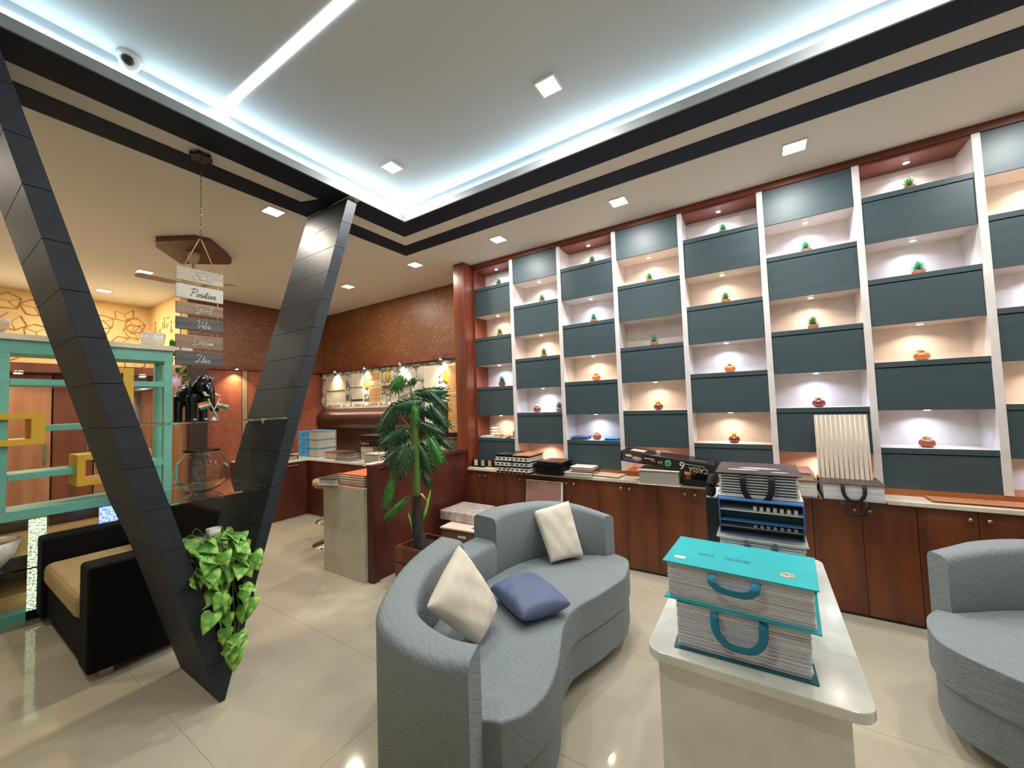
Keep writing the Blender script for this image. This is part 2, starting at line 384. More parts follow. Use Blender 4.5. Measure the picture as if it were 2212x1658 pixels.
# square ceiling panels
PM = None
def panel(x, y, z, label, s=.062):   # warmer lamps in the back half of the room
    global PM
    t = thing('ceiling_light', label, 'ceiling light', (x, y, z), rz=0.0, group='square recessed ceiling lights')
    f = MB(); ring(f, (-s, s, -s, s), (-s - .012, s + .012, -s - .012, s + .012), -.006, .004)
    part('frame', f, 'white_plastic', t)
    part('diffuser', MB().box(-s, s, -s, s, -.003, .004), 'panel_glow', t)
    area('panel_lamp', (0, 0, -.012), s * 2, PANEL_W, WARM if y > 2.9 else SOFT, t)
    return t
names = {(3.19, -.285): 'square ceiling light above the tallest shelf columns at the right edge', (3.19, .913): 'square ceiling light in front of the middle shelf columns',
 (3.19, 2.148): 'square ceiling light over the shelf column nearest the wooden end post', (3.18, 3.327): 'square ceiling light just behind the corner of the dark ceiling bands',
 (3.2, 4.644): 'square ceiling light above the glittery brown wall, right of the V column', (1.606, 3.329): 'square ceiling light beside the top of the V column, touching the dark band',
 (1.447, 5.93): 'square ceiling light left of the hanging word sign', (1.36, 7.2): 'farthest square ceiling light, next to the patterned yellow wall',
 (3.19, -1.5): 'square ceiling light beyond the right edge of the picture', (-.4, 4.4): 'square ceiling light outside the left edge of the picture',
 (-.4, 6.6): 'square ceiling light far back left outside the picture', (1.5, -2.25): 'square ceiling light behind the camera', (-1.9, 5.5): 'square ceiling light in the far left corner outside the picture'}
for (x, y), lb in names.items(): panel(x, y, ZC - .001, lb)
panel(2.02, .962, ZR - .001, 'square ceiling light in the raised ceiling, right and largest', .058)
panel(2.01, 2.335, ZR - .001, 'square ceiling light in the raised ceiling near its far corner', .055)
panel(-.2, .96, ZR - .001, 'square ceiling light in the raised ceiling left of the light line', .055)
panel(2.02, -.6, ZR - .001, 'square ceiling light in the raised ceiling behind the camera', .055)

# dome camera
t = thing('security_camera', 'white dome security camera on the raised ceiling by the cove', 'camera', (.585, 2.685, ZR))
part('base', MB().lathe([(.052, 0), (.052, -.02), (.046, -.028)], n=24), 'white_plastic', t)
rot = Matrix.Rotation(math.radians(48), 3, Vector((.84, .54, 0)).cross(Vector((0, 0, 1))).normalized())
part('dome', MB().ell((0, 0, -.035), (.044, .044, .04)), 'white_plastic', t)
part('lens', MB().ell((-.012, -.03, -.045), (.027, .02, .027)), 'black_plastic', t)

# ================================================================== SHELF WALL
XF, XBK = 3.62, 3.86
ye = [2.827, 2.28, 1.693, 1.107, .514, -.079, -.659, -1.239, -1.825, -2.41]   # divider centres (first: wooden side)
odd_open = [(2.865, 3.107), (2.274, 2.533), (1.692, 1.947), (1.107, 1.362)]
odd_box = [(2.533, 2.865), (1.947, 2.274), (1.362, 1.692), (.834, 1.107)]
even_open = [(2.569, 2.826), (1.98, 2.232), (1.39, 1.65), (.834, 1.06)]
even_box = [(2.826, 3.107), (2.232, 2.569), (1.65, 1.98), (1.06, 1.39)]
tone = ['CWCW', 'NWCW', 'NCWC', 'WnWW', 'CWCW', 'CWCW', 'NCWC', 'WCWC', 'WCWC']
cname = ['first, beside the wooden end post', 'second from the wooden end post', 'third from the wooden end post', 'fourth, above the black boxed catalogue',
 'fifth from the wooden end post', 'sixth, behind the fluted cream panel', 'seventh and widest, right of the fluted panel', 'eighth, cut by the right edge', 'ninth, outside the picture']
for k in range(9):
    ya, yb = ye[k], ye[k + 1]; odd = k % 2 == 0
    y1 = ya - (.02 if k else 0); y0 = yb + .02
    t = thing('display_shelf', 'dark grey and white wall shelf column, ' + cname[k], 'shelf', (XF, yb, .834), group='columns of the dark grey and white wall shelf')
    L = lambda *a: (a[0] - XF, a[1] - XF, a[2] - yb, a[3] - yb, a[4] - .834, a[5] - .834)
    part('back_panel', MB().box(*L(XBK, XBK + .02, y0, y1, .834, 3.107)), 'niche_white', t)
    part('divider', MB().box(*L(XF - .006, XBK + .02, yb - .02, yb + .02, .834, 3.107)), 'divider_white', t, .002, label='white upright divider')
    if k == 0: part('side_panel', MB().box(*L(XF + .001, XBK + .02, y1 - .018, y1, .834, 3.107)), 'post_wood', t); y1 -= .018
    part('soffit', MB().box(*L(XF + .001, XBK, y0, y1, 3.09, 3.107)), 'mahogany_side', t, label='brown wooden soffit') if odd else None
    for (z0, z1) in (odd_box if odd else even_box):
        top_open = z1 < 3.1
        zt_ = z1 - .036 if top_open else z1
        part('flap_door', MB().box(*L(XF + .004, XF + .022, y0 + .002, y1 - .002, z0, zt_ - (.006 if top_open else 0))), 'grey_laminate', t)
        part('shelf_bottom', MB().box(*L(XF + .022, XBK, y0, y1, z0, z0 + .016)), 'niche_white', t)
        if top_open: part('shelf_board', MB().box(*L(XF, XF + .024, y0, y1, zt_, z1)), 'grey_laminate', t, .0015); part('shelf_top', MB().box(*L(XF + .024, XBK, y0, y1, z1 - .018, z1)), 'niche_white', t)
    for r, (z0, z1) in enumerate(odd_open if odd else even_open):
        tn = tone[k][r]
        zz = z1 if not (odd and r == 0) else 3.09
        yc = (y0 + y1) / 2; xs = 3.735
        if tn != 'n':
            s = part('spotlight', MB().lathe([(.021, 0), (.021, -.004), (.016, -.005)], (xs - XF, yc - yb, zz - .834 - .0005), 14), 'chrome', t)
            part('bulb', MB().lathe([(.0175, -.0052), (.0175, -.0068)], (xs - XF, yc - yb, zz - .834), 12), 'spot_warm' if tn in 'W' else 'spot_cool', s)
            colr = {'W': (1, .73, .52), 'C': (.62, .74, 1.0), 'N': (.92, .86, .93)}[tn]
            area('niche_lamp', (xs - XF, yc - yb, zz - .834 - .012), .03, NICHE_W * (1.0 if tn != 'N' else .8), colr, t, spread=2.4)
# trims round the shelf
structure('trim_5', MB().box(XF - .012, 4.04, -2.5, 2.87, 3.107, ZC), 'mahogany_side')
structure('trim_6', MB().box(XF + .002, 3.9, -2.5, 2.827, .7901, .834), 'plinth_wood')
p = thing('end_post', 'tall reddish brown wooden post closing the far end of the shelf wall', 'post', (3.46, 2.83, .0))
part('front_post', MB().box(0, .16, 0, .16, 0.0, ZC - .001), 'post_wood', p, .003)
part('side_board', MB().box(.16, .575, 0.0, .16, 0.0, ZC - .001), 'post_wood', p, .003)

# base cabinets: doors 0.26 wide, pairs with knobs
seams = [2.63 - .5265 * i for i in range(10)]
CF = 3.46
knob_me = None
pos_w = ['first pair from the wooden partition', 'second pair, left of the leaning pink board', 'third pair, right of the leaning pink board', 'fourth pair, under the grey paged book',
 'fifth pair, left of the white table stack', 'sixth pair, hidden behind the stack on the white table', 'seventh pair, under the book with the black handle', 'eighth pair, behind the right hand sofa', 'ninth pair, outside the picture', 'tenth pair, outside the picture']
for i, s in enumerate(seams):
    yA = min(s + .263, 2.829); yB = s - .263
    t = thing('base_cabinet', 'brown wooden two door base cabinet, ' + pos_w[i], 'cabinet', (CF, s, 0), group='low brown cabinets under the white counter')
    part('carcass', MB().box(.02, .5, yB - s + .0005, yA - s - .0005, .0, .762), 'mahogany', t)
    part('plinth', MB().box(.012, .02, yB - s, yA - s, .0, .02), 'black_plastic', t)
    for sg, (a, b) in ((1, (0.0015, yA - s - .0015)), (-1, (yB - s + .0015, -.0015))):
        d = part('door', MB().box(0, .018, a, b, .018, .76), 'mahogany', t, .001)
        k = MB(); k.tube([(-.0, .038 * sg, .71), (-.012, .038 * sg, .71)], .005, 8); k.ell((-.02, .038 * sg, .71), (.011, .013, .013), 12, 8)
        part('knob', k, 'knob_metal', d)
ct = MB(); ct.box(3.43, XF + .42, -2.55, 2.829, .7625, .79)
tag(part('countertop', ct, 'counter_white', None, .003), 'long white countertop running below the wall shelf', 'countertop')

# ================================================================== BACK ROOM
# glitter wall cladding above, pebble band, backsplash on right wall; return wall at y=6.6
structure('wall_inner', MB().box(2.06, XR, 6.6, 6.72, 0, ZC), 'red_panel')
structure('wall_inner_side', MB().box(1.99, 2.06, 6.6, YB, 2.19, ZC), 'yellow_wall')
structure('wall_inner_lower', MB().box(1.99, 2.059, 6.6, YB, 0, 2.1899), 'door_wood')
g = structure('wall_cladding_upper', MB().box(4.0, XR - .001, 2.991, 6.599, 2.155, ZC - .001), 'glitter_brown')
structure('trim_7', MB().box(3.93, 4.0, 2.991, 6.53, 2.13, 2.20), 'post_wood')
structure('wall_cladding_back', MB().box(2.061, 3.999, 6.57, 6.6, 2.155, ZC - .001), 'glitter_brown')
structure('trim_8', MB().box(2.061, 3.93, 6.53, 6.57, 2.13, 2.17), 'post_wood')
for i, (x0, x1) in enumerate(((2.27, 2.715), (2.80, 3.3), (3.305, 3.9))):
    part('wall_panel', MB().box(x0, x1, 6.58, 6.6, .0, 2.13), 'red_panel', bpy.data.objects['wall_inner'])
part('steel_strip', MB().box(2.725, 2.79, 6.575, 6.6, .0, 2.13), 'steel_strip', bpy.data.objects['wall_inner'])
tag(part('pillar', MB().box(2.06, 2.262, 6.5, 6.569, 0, 2.128), 'pillar_dark', None, .002), 'dark brown flat pillar behind the black elephant', 'pillar')
# pebble picture band
band_x = 3.985
pb = thing('pebble_mural', 'white pebble mural with yellow stones above the back counter', 'wall panel', (band_x, 5, 1.5))
part('backing', MB().box(0, .014, -1.99, 1.57, .035, .63), 'pebble_gap', pb)
random.seed(3)
pts = []
tries = 0
while len(pts) < 230 and tries < 9000:
    tries += 1
    y = random.uniform(-1.94, 1.53); z = random.uniform(.06, .6); r = random.uniform(.05, .12) if tries < 3000 else random.uniform(.022, .05)
    if all(((y - a) ** 2 + (z - b) ** 2) ** .5 > (r + c) * .88 for a, b, c in pts): pts.append((y, z, r))
for n_, (y, z, r) in enumerate(pts):
    rm = 'pebble_white'
    if n_ % 29 == 5: rm = 'pebble_yellow'
    rr = min(r, .6 - z + .02, z - .03)
    e = MB().ell((-.002, y, z), (.012, r * random.uniform(.85, 1.02), max(rr, .02) * random.uniform(.9, 1.15)), 12, 7)
    part('pebble', e, rm, pb)
# cabinet spotlights over the mural
for i, y in enumerate((6.069, 5.276, 4.448, 3.638)):
    t = thing('spotlight', 'small spotlight over the pebble mural', 'spotlight', (3.905, y, 2.155), group='spotlights over the pebble mural')
    t['label'] = ['small spotlight over the mural, closest to the V column', 'small spotlight over the mural above the cream and sand sample boards', 'small spotlight over the mural, above the top of the tall plant', 'small spotlight over the mural, closest to the wooden end post'][i]
    part('housing', MB().lathe([(.022, -.002), (.026, -.03), (.02, -.034)], n=16), 'chrome', t)
    part('bulb', MB().lathe([(.017, -.0342), (.017, -.036)], n=12), 'spot_cool', t)
    area('spot_lamp', (0.0, 0, -.045), .03, 2.4, (.95, 1.0, .75), t, rot=(0, -.25, 0), spread=1.7)
t = thing('spotlight', 'small spotlight at the top of the red wall panels behind the elephant', 'spotlight', (2.62, 6.5, 2.155))
part('housing', MB().lathe([(.022, -.002), (.026, -.02)], n=16), 'chrome', t); part('bulb', MB().lathe([(.017, -.0202), (.017, -.024)], n=12), 'spot_warm', t)
area('spot_lamp', (0, 0, -.04), .03, 5, (1, .8, .45), t, spread=1.9)
# sample boards leaning on / hung over the mural : (y far, y near, z0, z1, material, label)
def sboard(y1, y0, z0, z1, mat, label, strips=()):
    t = thing('sample_board', label, 'sample board', (3.955, (y0 + y1) / 2, z0)); h = (y1 - y0) / 2
    part('board', MB().box(0, .012, -h, h, 0, z1 - z0), mat, t, .001)
    for (za, zb, m2) in strips: part('sample_strip', MB().box(-.004, -.0002, -h * .92, h * .96, za, zb), m2, t)
    return t
sboard(6.40, 5.84, 1.565, 2.06, 'board_cream', 'wide cream sample board with a drawn rail, nearest the V column', ((.02, .16, 'board_white'), (.24, .25, 'cover_brown')))
sboard(5.675, 5.375, 1.565, 2.06, 'board_white', 'narrow cream sample board in the middle of the mural', ((.05, .08, 'cover_brown'), (.27, .278, 'cover_brown')))
sboard(5.233, 4.94, 1.575, 2.06, 'board_white', 'sand brown sample board with stacked swatches on the mural', ((.01, .09, 'board_sand'), (.11, .24, 'board_sand'), (.27, .34, 'board_cream'), (.36, .48, 'board_sand')))
sboard(4.01, 3.74, 1.13, 2.06, 'board_white', 'tall white sample board behind the plant crown', ((.58, .588, 'cover_brown'),))
sboard(3.57, 3.42, 1.13, 2.06, 'board_white', 'tall sand coloured sample board beside the wooden end post', ((.55, .9, 'board_sand'), (.12, .53, 'board_sand'), (.01, .1, 'board_sand')))
tag(part('wall_ledge', MB().box(3.94, 3.984, 4.33, 4.9, 1.8, 1.83), 'mahogany', None, .002), 'short brown wooden ledge on the pebble mural', 'ledge')
tag(part('amber_plaque', MB().ell((3.965, 4.80, 1.97), (.018, .05, .085)), 'pebble_yellow'), 'oval amber stone plaque on the mural above the ledge', 'ornament')  # flat oval ornament of amber stone
# copper roll backsplash
rr = MB(); n = 16
ringp = [(3.988 - .13 * math.sin(PI * i / n), 1.33 + .17 * math.cos(PI * i / n)) for i in range(n + 1)]
vs_ = [(x, y, z) for y in (4.2, 6.52) for x, z in ringp]; fs_ = [(i, i + 1, n + 2 + i, n + 1 + i) for i in range(n)] + [tuple(range(n + 1)), tuple(range(n + 1, 2 * n + 2))]
rr.add(vs_, fs_, False)
tag(part('copper_roll', rr, 'copper_roll'), 'curved copper brown textured roll above the back counter', 'backsplash')
area('roll_lamp', (3.80, 5.3, 1.52), 2.2, 6, (1, .85, .7), None, (0, -.5, PI / 2), .02)
bpy.data.objects['roll_lamp'].rotation_euler = (0.0, -0.6, 0); bpy.data.objects['roll_lamp'].data.size = .02; bpy.data.objects['roll_lamp'].data.size_y = 2.1
structure('wall_backsplash', MB().box(3.99, XR - .001, 2.991, 6.5, .8, 1.5), 'dark_backsplash')
# back counters
t = thing('back_counter', 'maroon wooden corner counter with a cream top at the back', 'counter', (3.17, 5.6, 0))
part('cabinet', MB().box(0, .81, -2.6, .0, 0, .765), 'maroon_ply', t); part('cabinet', MB().box(-.6, .81, 0.0, .96, 0, .765), 'maroon_ply', t)
part('countertop', MB().prism([(-.02, -2.6), (.81, -2.6), (.81, .965), (-.6, .965), (-.6, -.02), (-.02, -.02)], .766, .79), 'counter_white', t, .002)
part('drawer_edge', MB().box(-.6, -.15, -.024, -.0005, .72, .728), 'tan_wood', t)
# wooden partition and low desk with cream end panel
t = thing('partition', 'shiny reddish brown wooden partition beside the tall plant', 'partition', (2.17, 2.85, 0))
part('panel', MB().box(0.07, 1.288, 0.02, .05, 0, .995), 'maroon_ply', t); part('end_frame', MB().box(0, .07, 0, .07, 0, 1.0), 'maroon_ply', t, .002)
part('top_rail', MB().box(.07, 1.288, 0, .07, .96, 1.0), 'maroon_ply', t, .002)
t = thing('desk', 'cream glossy counter desk behind the wooden partition', 'desk', (2.14, 2.925, 0))
part('end_panel', MB().box(0, .04, 0, .60, 0, .80), 'gloss_cream', t, .002); part('desktop', MB().box(.04, .98, 0, .60, .76, .80), 'gloss_cream', t, .002)

# patterned yellow wall upper part + soffit + doors
yw = structure('wall_yellow', MB().box(XL, 1.99, 7.9, YB - .001, 2.195, ZC - .001), 'yellow_wall')
random.seed(11)
def frame_poly(cx, cy, r, a0, n, th=.012):
    out = MB(); P = [(cx + r * random.uniform(.8, 1.15) * math.cos(a0 + 2 * PI * i / n), cy + r * random.uniform(.8, 1.1) * math.sin(a0 + 2 * PI * i / n)) for i in range(n)]
    for i in range(n):
        if random.random() < .12: continue
        a = Vector((P[i][0], 7.893, P[i][1])); b = Vector((P[(i + 1) % n][0], 7.893, P[(i + 1) % n][1])); out.tube([a, b], .0055, 4)
    for i in range(0, n, 2):
        out.tube([Vector((cx, 7.896, cy)), Vector((P[i][0], 7.896, P[i][1]))], .003, 4)
    return out
for i in range(33):
    x = -.2 + (i % 11) * .21 + random.uniform(-.04, .04); z = 2.34 + (i // 11) * .29 + random.uniform(-.08, .08) + (.1 if i % 2 else 0)
    if x + .13 > 1.98: x = 1.82
    part('hexagon_frame', frame_poly(x, z, .12, random.uniform(0, 1), random.choice((5, 6, 6))), 'gold_line', yw)
for i in range(14):
    y = 6.75 + (i % 7) * .17; z = 2.35 + (i // 7) * .4 + random.uniform(-.1, .1); m = MB()
    for q in range(3): m.tube([Vector((1.985, y + random.uniform(-.05, .05), z + random.uniform(-.1, .1))), Vector((1.985, y + random.uniform(-.05, .07), z + random.uniform(-.1, .1)))], .006, 4)
    part('line_frame', m, 'gold_line', bpy.data.objects['wall_inner_side'])
structure('soffit_back', MB().box(XL, 1.989, 7.5, YB - .001, 2.08, 2.19), 'door_brown')
area('back_wash', (0.9, 7.45, 2.35), 2.4, 9, (1, .82, .5), None, (-2.2, 0, 0), .05)
for i, (x0, x1, m) in enumerate(((-1.2, .38, 'door_wood'), (.40, 1.02, 'door_wood'), (1.04, 1.4, 'door_brown'), (1.42, 1.80, 'door_wood'))):
    d = structure('door_%d' % (i + 1), MB().box(x0, x1, 7.86, 7.94, 0, 2.07), m)
    part('door_handle', MB().box(x1 - .06, x1 - .045, 7.82, 7.86, .9, 1.2), 'chrome', d, .002)
structure('door_5', MB().box(1.885, 1.985, 7.0, 7.86, 0, 1.86), 'door_wood')
structure('trim_9', MB().box(1.82, 1.985, 6.98, 7.86, 1.865, 1.93), 'divider_white')
for i, x in enumerate((.70, 1.80)):
    t = thing('downlight', ['warm downlight under the back soffit at the left edge', 'blue downlight under the back soffit behind the teal frame'][i], 'downlight', (x, 7.42, 2.085))
    part('housing', MB().lathe([(.05, 0), (.05, -.03), (.04, -.035)], n=18), 'chrome', t); part('bulb', MB().lathe([(.035, -.0352), (.035, -.04)], n=14), ['spot_warm', 'spot_cool'][i], t)
    area('down_lamp', (0, 0, -.05), .05, 6, [(1, .75, .4), (.3, .5, 1)][i], t)

# ================================================================== V COLUMN
def FY(z): return 2.441 + .0608 * z
def BYY(z): return 2.978 + .071 * z
v = thing('v_column', 'black V shaped column clad in slate tiles rising to the ceiling', 'column', (.93, 2.7, 0))
V0 = Vector((.93, 2.7, 0))
def lerp(a, b, t): return a + (b - a) * t
# left leg: outer edge x(z), inner edge x(z)
def LO(z): return .908 - .2785 * z + .005 * z * z if z < .9 else .659 - (z - .841) * .2515
def LI(z): return .941 - (z - .202) * .2665
def RI(z): return .941 + (z - .202) * .2925 if z < 1.474 else 1.313 + (z - 1.474) * .305
def RO(z): return .931 + z * .3105
def seg(z0, z1, fa, fb, shrink=0.0):
    y = lambda z, k: (FY(z) + shrink if k == 0 else BYY(z) - shrink)
    s = shrink
    b = [(fa(z0) + s, y(z0, 0), z0), (fb(z0) - s, y(z0, 0), z0), (fb(z0) - s, y(z0, 1), z0), (fa(z0) + s, y(z0, 1), z0)]
    t = [(fa(z1) + s, y(z1, 0), z1), (fb(z1) - s, y(z1, 0), z1), (fb(z1) - s, y(z1, 1), z1), (fa(z1) + s, y(z1, 1), z1)]
    mb = MB(); mb.hexa([Vector(p) - V0 for p in b], [Vector(p) - V0 for p in t]); return mb
joints = [.2, .41, .62, .83, 1.04, 1.249, 1.447, 1.653, 1.864, 2.07, 2.283, 2.504, 2.717, 2.933, 3.147]
part('slate_tile', seg(0, .2 - .003, LO, RO), 'slate', v, .0015)
for a, b in zip(joints[:-1], joints[1:]):
    part('slate_tile', seg(a, b - .0022, LO, LI), 'slate', v, .0015)
    part('slate_tile', seg(a, b - .0022, RI, RO), 'slate', v, .0015)
part('core', seg(.0, .2, LO, RO, .006), 'slate_core', v)
part('core', seg(.2, 3.147, LO, LI, .006), 'slate_core', v); part('core', seg(.2, 3.147, RI, RO, .006), 'slate_core', v)
# glass shelves through the V
def vshelf(z, label):
    t = thing('glass_shelf', label, 'shelf', (1, 2.8, z)); y0, y1 = FY(z) + .004, BYY(z) - .02
    part('glass', MB().box(LI(z) - 1 + .002, RI(z) - 1 - .004, y0 - 2.8, y1 - 2.8, -.006, .006), 'shelf_glass', t, .001)
    for yy in (y0 + .2, y0 + .42): part('clip', MB().box(RI(z) - 1 - .05, RI(z) - 1 - .03, yy - 2.8, yy - 2.77, -.03, -.0065), 'chrome', t, .001)
vshelf(1.452, 'upper clear glass shelf across the black V column')
vshelf(1.048, 'lower clear glass shelf across the black V column')

# elephant
t = thing('elephant_figure', 'carved black wooden elephant with cream tusks on the upper glass shelf', 'figurine', (.905, 2.77, 1.458), rz=-1.2); t.scale = (.95, .95, .95)
e = MB(); e.ell((-.03, 0, .165), (.085, .062, .068)); e.ell((-.085, 0, .15), (.045, .055, .06)); e.ell((.05, 0, .205), (.05, .045, .06)); e.ell((.062, 0, .245), (.038, .036, .035))
for x, y in ((-.09, .034), (-.09, -.034), (.015, .034), (.015, -.034)): e.tube([(x, y, .0), (x, y, .012), (x, y, .08), (x * .9, y * .9, .15)], [.025, .021, .023, .032], 10)
e.tube([(.085, 0, .215), (.108, 0, .18), (.118, 0, .13), (.122, .0, .08), (.135, 0, .05), (.155, 0, .055), (.165, 0, .075)], [.028, .024, .019, .016, .013, .011, .009], 10)
e.tube([(-.125, 0, .17), (-.14, 0, .13), (-.138, 0, .08)], [.008, .005, .004], 6)
b = part('body', e, 'elephant_black', t); b.modifiers.new('remesh', 'REMESH').voxel_size = .0045; b.modifiers['remesh'].use_smooth_shade = True
sm = b.modifiers.new('smooth', 'SMOOTH'); sm.iterations = 6
for s in (1, -1):
    part('ear', MB().ell((.022, .055 * s, .2), (.035, .008, .055), 14, 9, Matrix.Rotation(.5 * s, 3, 'Z')), 'elephant_black', t)
    part('tusk', MB().tube([(.095, .026 * s, .17), (.115, .034 * s, .152), (.14, .036 * s, .148)], [.009, .008, .003], 8), 'ivory', t)
    part('foot_nail', MB().ell((.037, .034 * s, .008), (.006, .012, .006), 8, 5), 'ivory', t)
hd = MB()
for i in range(7): hd.ell((.083 + .008 * math.cos(i), -.03 + i * .01, .268 - abs(i - 3) * .004), (.005, .005, .005), 6, 4)
part('head_ornament', hd, 'ivory', t)
# flags
t = thing('flag_stand', 'crossed miniature saffron white and green flags on a white stand', 'flags', (.925, 2.575, 1.458), rz=-.5)
part('base', MB().lathe([(.018, 0), (.018, .004), (.008, .008), (.008, .02)], n=16), 'white_plastic', t)
part('emblem', MB().add([(.02 * math.cos(a) + 0, yy, .035 + .02 * math.sin(a)) for yy in (-.004, .004) for a in [2 * PI * i / 18 for i in range(18)]],
     [tuple(range(18)), tuple(range(35, 17, -1))] + [(i, (i + 1) % 18, 18 + (i + 1) % 18, 18 + i) for i in range(18)]), 'chrome', t)
for s in (1, -1):
    a = Vector((-.022 * s, 0.004 * s, .004)); bb = Vector((.024 * s, .004 * s, .118))
    pole = part('flagpole', MB().tube([a, bb], .0022, 6), 'white_plastic', t); part('finial', MB().ell(bb, (.0045, .0045, .006), 8, 5), 'ivory', pole)
    for q, mt in enumerate(('flag_green', 'flag_white', 'saffron')):
        m = MB(); d = (bb - a)
        nn = 6; vs_ = []
        for i in range(nn + 1):
            u = i / nn
            for zz in (0.62 + q * .11, .62 + (q + 1) * .11):
                pnt = a + d * zz + Vector((.052 * s * u, .004 * math.sin(u * 5), -.016 * u)); vs_ += [pnt + Vector((0, -.0006, 0)), pnt + Vector((0, .0006, 0))]
        fs_ = []
        for i in range(nn):
            k = 4 * i; fs_ += [(k, k + 4, k + 6, k + 2), (k + 1, k + 3, k + 7, k + 5), (k, k + 1, k + 5, k + 4), (k + 2, k + 6, k + 7, k + 3)]
        fs_ += [(0, 2, 3, 1), (4 * nn, 4 * nn + 1, 4 * nn + 3, 4 * nn + 2)]
        m.add(vs_, fs_); part('flag_band', m, mt, t)
    c0 = a + (bb - a) * .785 + Vector((.026 * s, -.0035, -.008)); w_ = MB()
    for i in range(12):
        a1 = 2 * PI * i / 12; a2 = 2 * PI * (i + 1) / 12
        w_.tube([c0 + Vector((.005 * math.cos(a1), 0, .005 * math.sin(a1))), c0 + Vector((.005 * math.cos(a2), 0, .005 * math.sin(a2)))], .0007, 4)
    part('wheel_emblem', w_, 'flag_blue', t)
# fish bowl
prof = [(.0, .004), (.05, .003), (.085, .02), (.118, .055), (.131, .105), (.12, .16), (.098, .195), (.082, .212), (.08, .226), (.09, .236)]
inn = [(r - .0016 if r > .01 else 0, z + (.002 if z < .03 else 0)) for r, z in reversed(prof)]
tag(part('fish_bowl', MB().lathe([(.0001, .0)] + prof[1:] + inn[:-1] + [(.0001, .004)], n=40, cap=False), 'clear_glass', None, loc=(.925, 2.735, 1.0545)), 'empty round clear glass fish bowl on the lower glass shelf', 'bowl')

# pothos in the V
t = thing('potted_pothos', 'bright green trailing pothos in a white pot inside the V column', 'plant', (.955, 2.62, .5))
part('pot', MB().lathe([(.06, 0.02), (.075, .12), (.095, .3), (.09, .3), (.07, .26)], n=24), 'white_ceramic', t)
part('plant_pin', MB().lathe([(.028, .3), (.036, .36), (.033, .36), (.028, .33)], (-.02, -.02, 0), 18), 'white_plastic', t)
part('soil', MB().lathe([(.08, .262), (.08, .268)], n=20), 'soil', t)
def heart(L):
    m = MB(); out = []
    P = [(0, 0), (.25, -.12), (.46, -.02), (.5, .2), (.42, .45), (.25, .75), (0, 1.05)]
    left = [(-x, y) for x, y in reversed(P[1:-1])]
    ringp = P + left; vs_ = []; N = len(ringp)
    for dz in (0, -.0012):
        for x, y in ringp: vs_.append((x * L, y * L, abs(x) * L * .14 - (y * y) * L * .3 + dz))
        for y in (.15, .45, .75): vs_.append((0, y * L, -(y * y) * L * .28 - .004 + dz))
    def idx(i, lay): return lay * (N + 3) + i
    fs_ = []
    for lay in (0, 1):
        c_ = [idx(N, lay), idx(N + 1, lay), idx(N + 2, lay)]
        fan = [(0, 1, c_[0]), (1, 2, c_[0]), (2, 3, c_[0]), (3, 4, c_[1]), (3, c_[1], c_[0]), (4, 5, c_[2]), (4, c_[2], c_[1]), (5, 6, c_[2]),
               (6, 7, c_[2]), (7, 8, c_[2]), (8, c_[1], c_[2]), (8, 9, c_[1]), (9, c_[0], c_[1]), (9, 10, c_[0]), (10, 11, c_[0]), (11, 0, c_[0])]
        for f in fan: fs_.append(tuple((i if i >= N else i + lay * (N + 3)) if i < N or lay == 0 else i for i in f))
    for i in range(N): fs_.append((i, (i + 1) % N, (i + 1) % N + N + 3, i + N + 3))
    m.add(vs_, fs_, True); return m
hm = heart(.082).mesh('pothos_leaf'); hm.materials.append(MATS['pothos'])
random.seed(5)
leaves = []
for i in range(84):
    u = random.random()
    if i < 60: z = random.uniform(.13, .33); hw = .15; cx = -.02
    elif i < 75: z = random.uniform(-.08, .12); hw = .11; cx = .0
    else: z = random.uniform(-.26, -.06); hw = .03; cx = .0
    x = cx + random.uniform(-hw, hw); y = -.06 - random.uniform(0.0, .12) - (.06 if z < .1 else 0)
    if z > .26: y += .05
    l = part('leaf', None, None, t, mesh=hm, loc=(x, y, z)); s = random.uniform(.75, 1.15); l.scale = (s, s, s)
    l.rotation_euler = (random.uniform(-1.1, -.1), random.uniform(-.5, .5), PI + random.uniform(-1.0, 1.0) - x * 3)
    leaves.append((x, y, z))
st = MB()
for x, y, z in leaves[::3]: st.tube(spline([(x * .3, -.02, .29), (x * .8, y * .8, max(z, .1) + .05), (x, y, z)], 4), .0018, 5)
st.tube(spline([(0, -.05, .28), (.03, -.12, .1), (.05, -.16, -.1), (.03, -.15, -.3)], 5), .0022, 5)
part('vines', st, 'stem_green', t)

# ================================================================== HANGING SIGN
t = thing('hanging_sign', 'six hanging wooden word boards on cords below a black chain', 'sign', (.978, 2.93, ZC - .013))
rose = [(.045 * (1 + .16 * math.cos(6 * a)) * math.cos(a), .045 * (1 + .16 * math.cos(6 * a)) * math.sin(a)) for a in [2 * PI * i / 36 for i in range(36)]]
part('ceiling_rose', MB().prism([(x * 1.2, y * 1.2) for x, y in rose], -.02, 0), 'black_plastic', t)
ch = MB()
for i in range(27):
    z = -.03 - i * .0198; a = (i % 2) * PI / 2; P = [Vector((.0045 * math.cos(q) * math.cos(a), .0045 * math.cos(q) * math.sin(a), z + .011 * math.sin(q))) for q in [2 * PI * k / 8 for k in range(9)]]
    ch.tube(P, .0014, 4, cap=False)
part('chain', ch, 'black_plastic', t)
zs0 = ZC - .013
bd = [(.122, .2, 'Smile', 'sign_whitewood', 'letter_white', .075), (0, 0, 'Positive', 'sign_white', 'letter_dark', .078), (0, 0, 'Good', 'sign_tan', 'letter_white', .07), (0, 0, 'Vibe', 'sign_grey', 'letter_white', .072), (0, 0, 'Dream', 'sign_tan', 'letter_white', .07), (0, 0, 'Idea', 'sign_grey', 'letter_white', .07)]
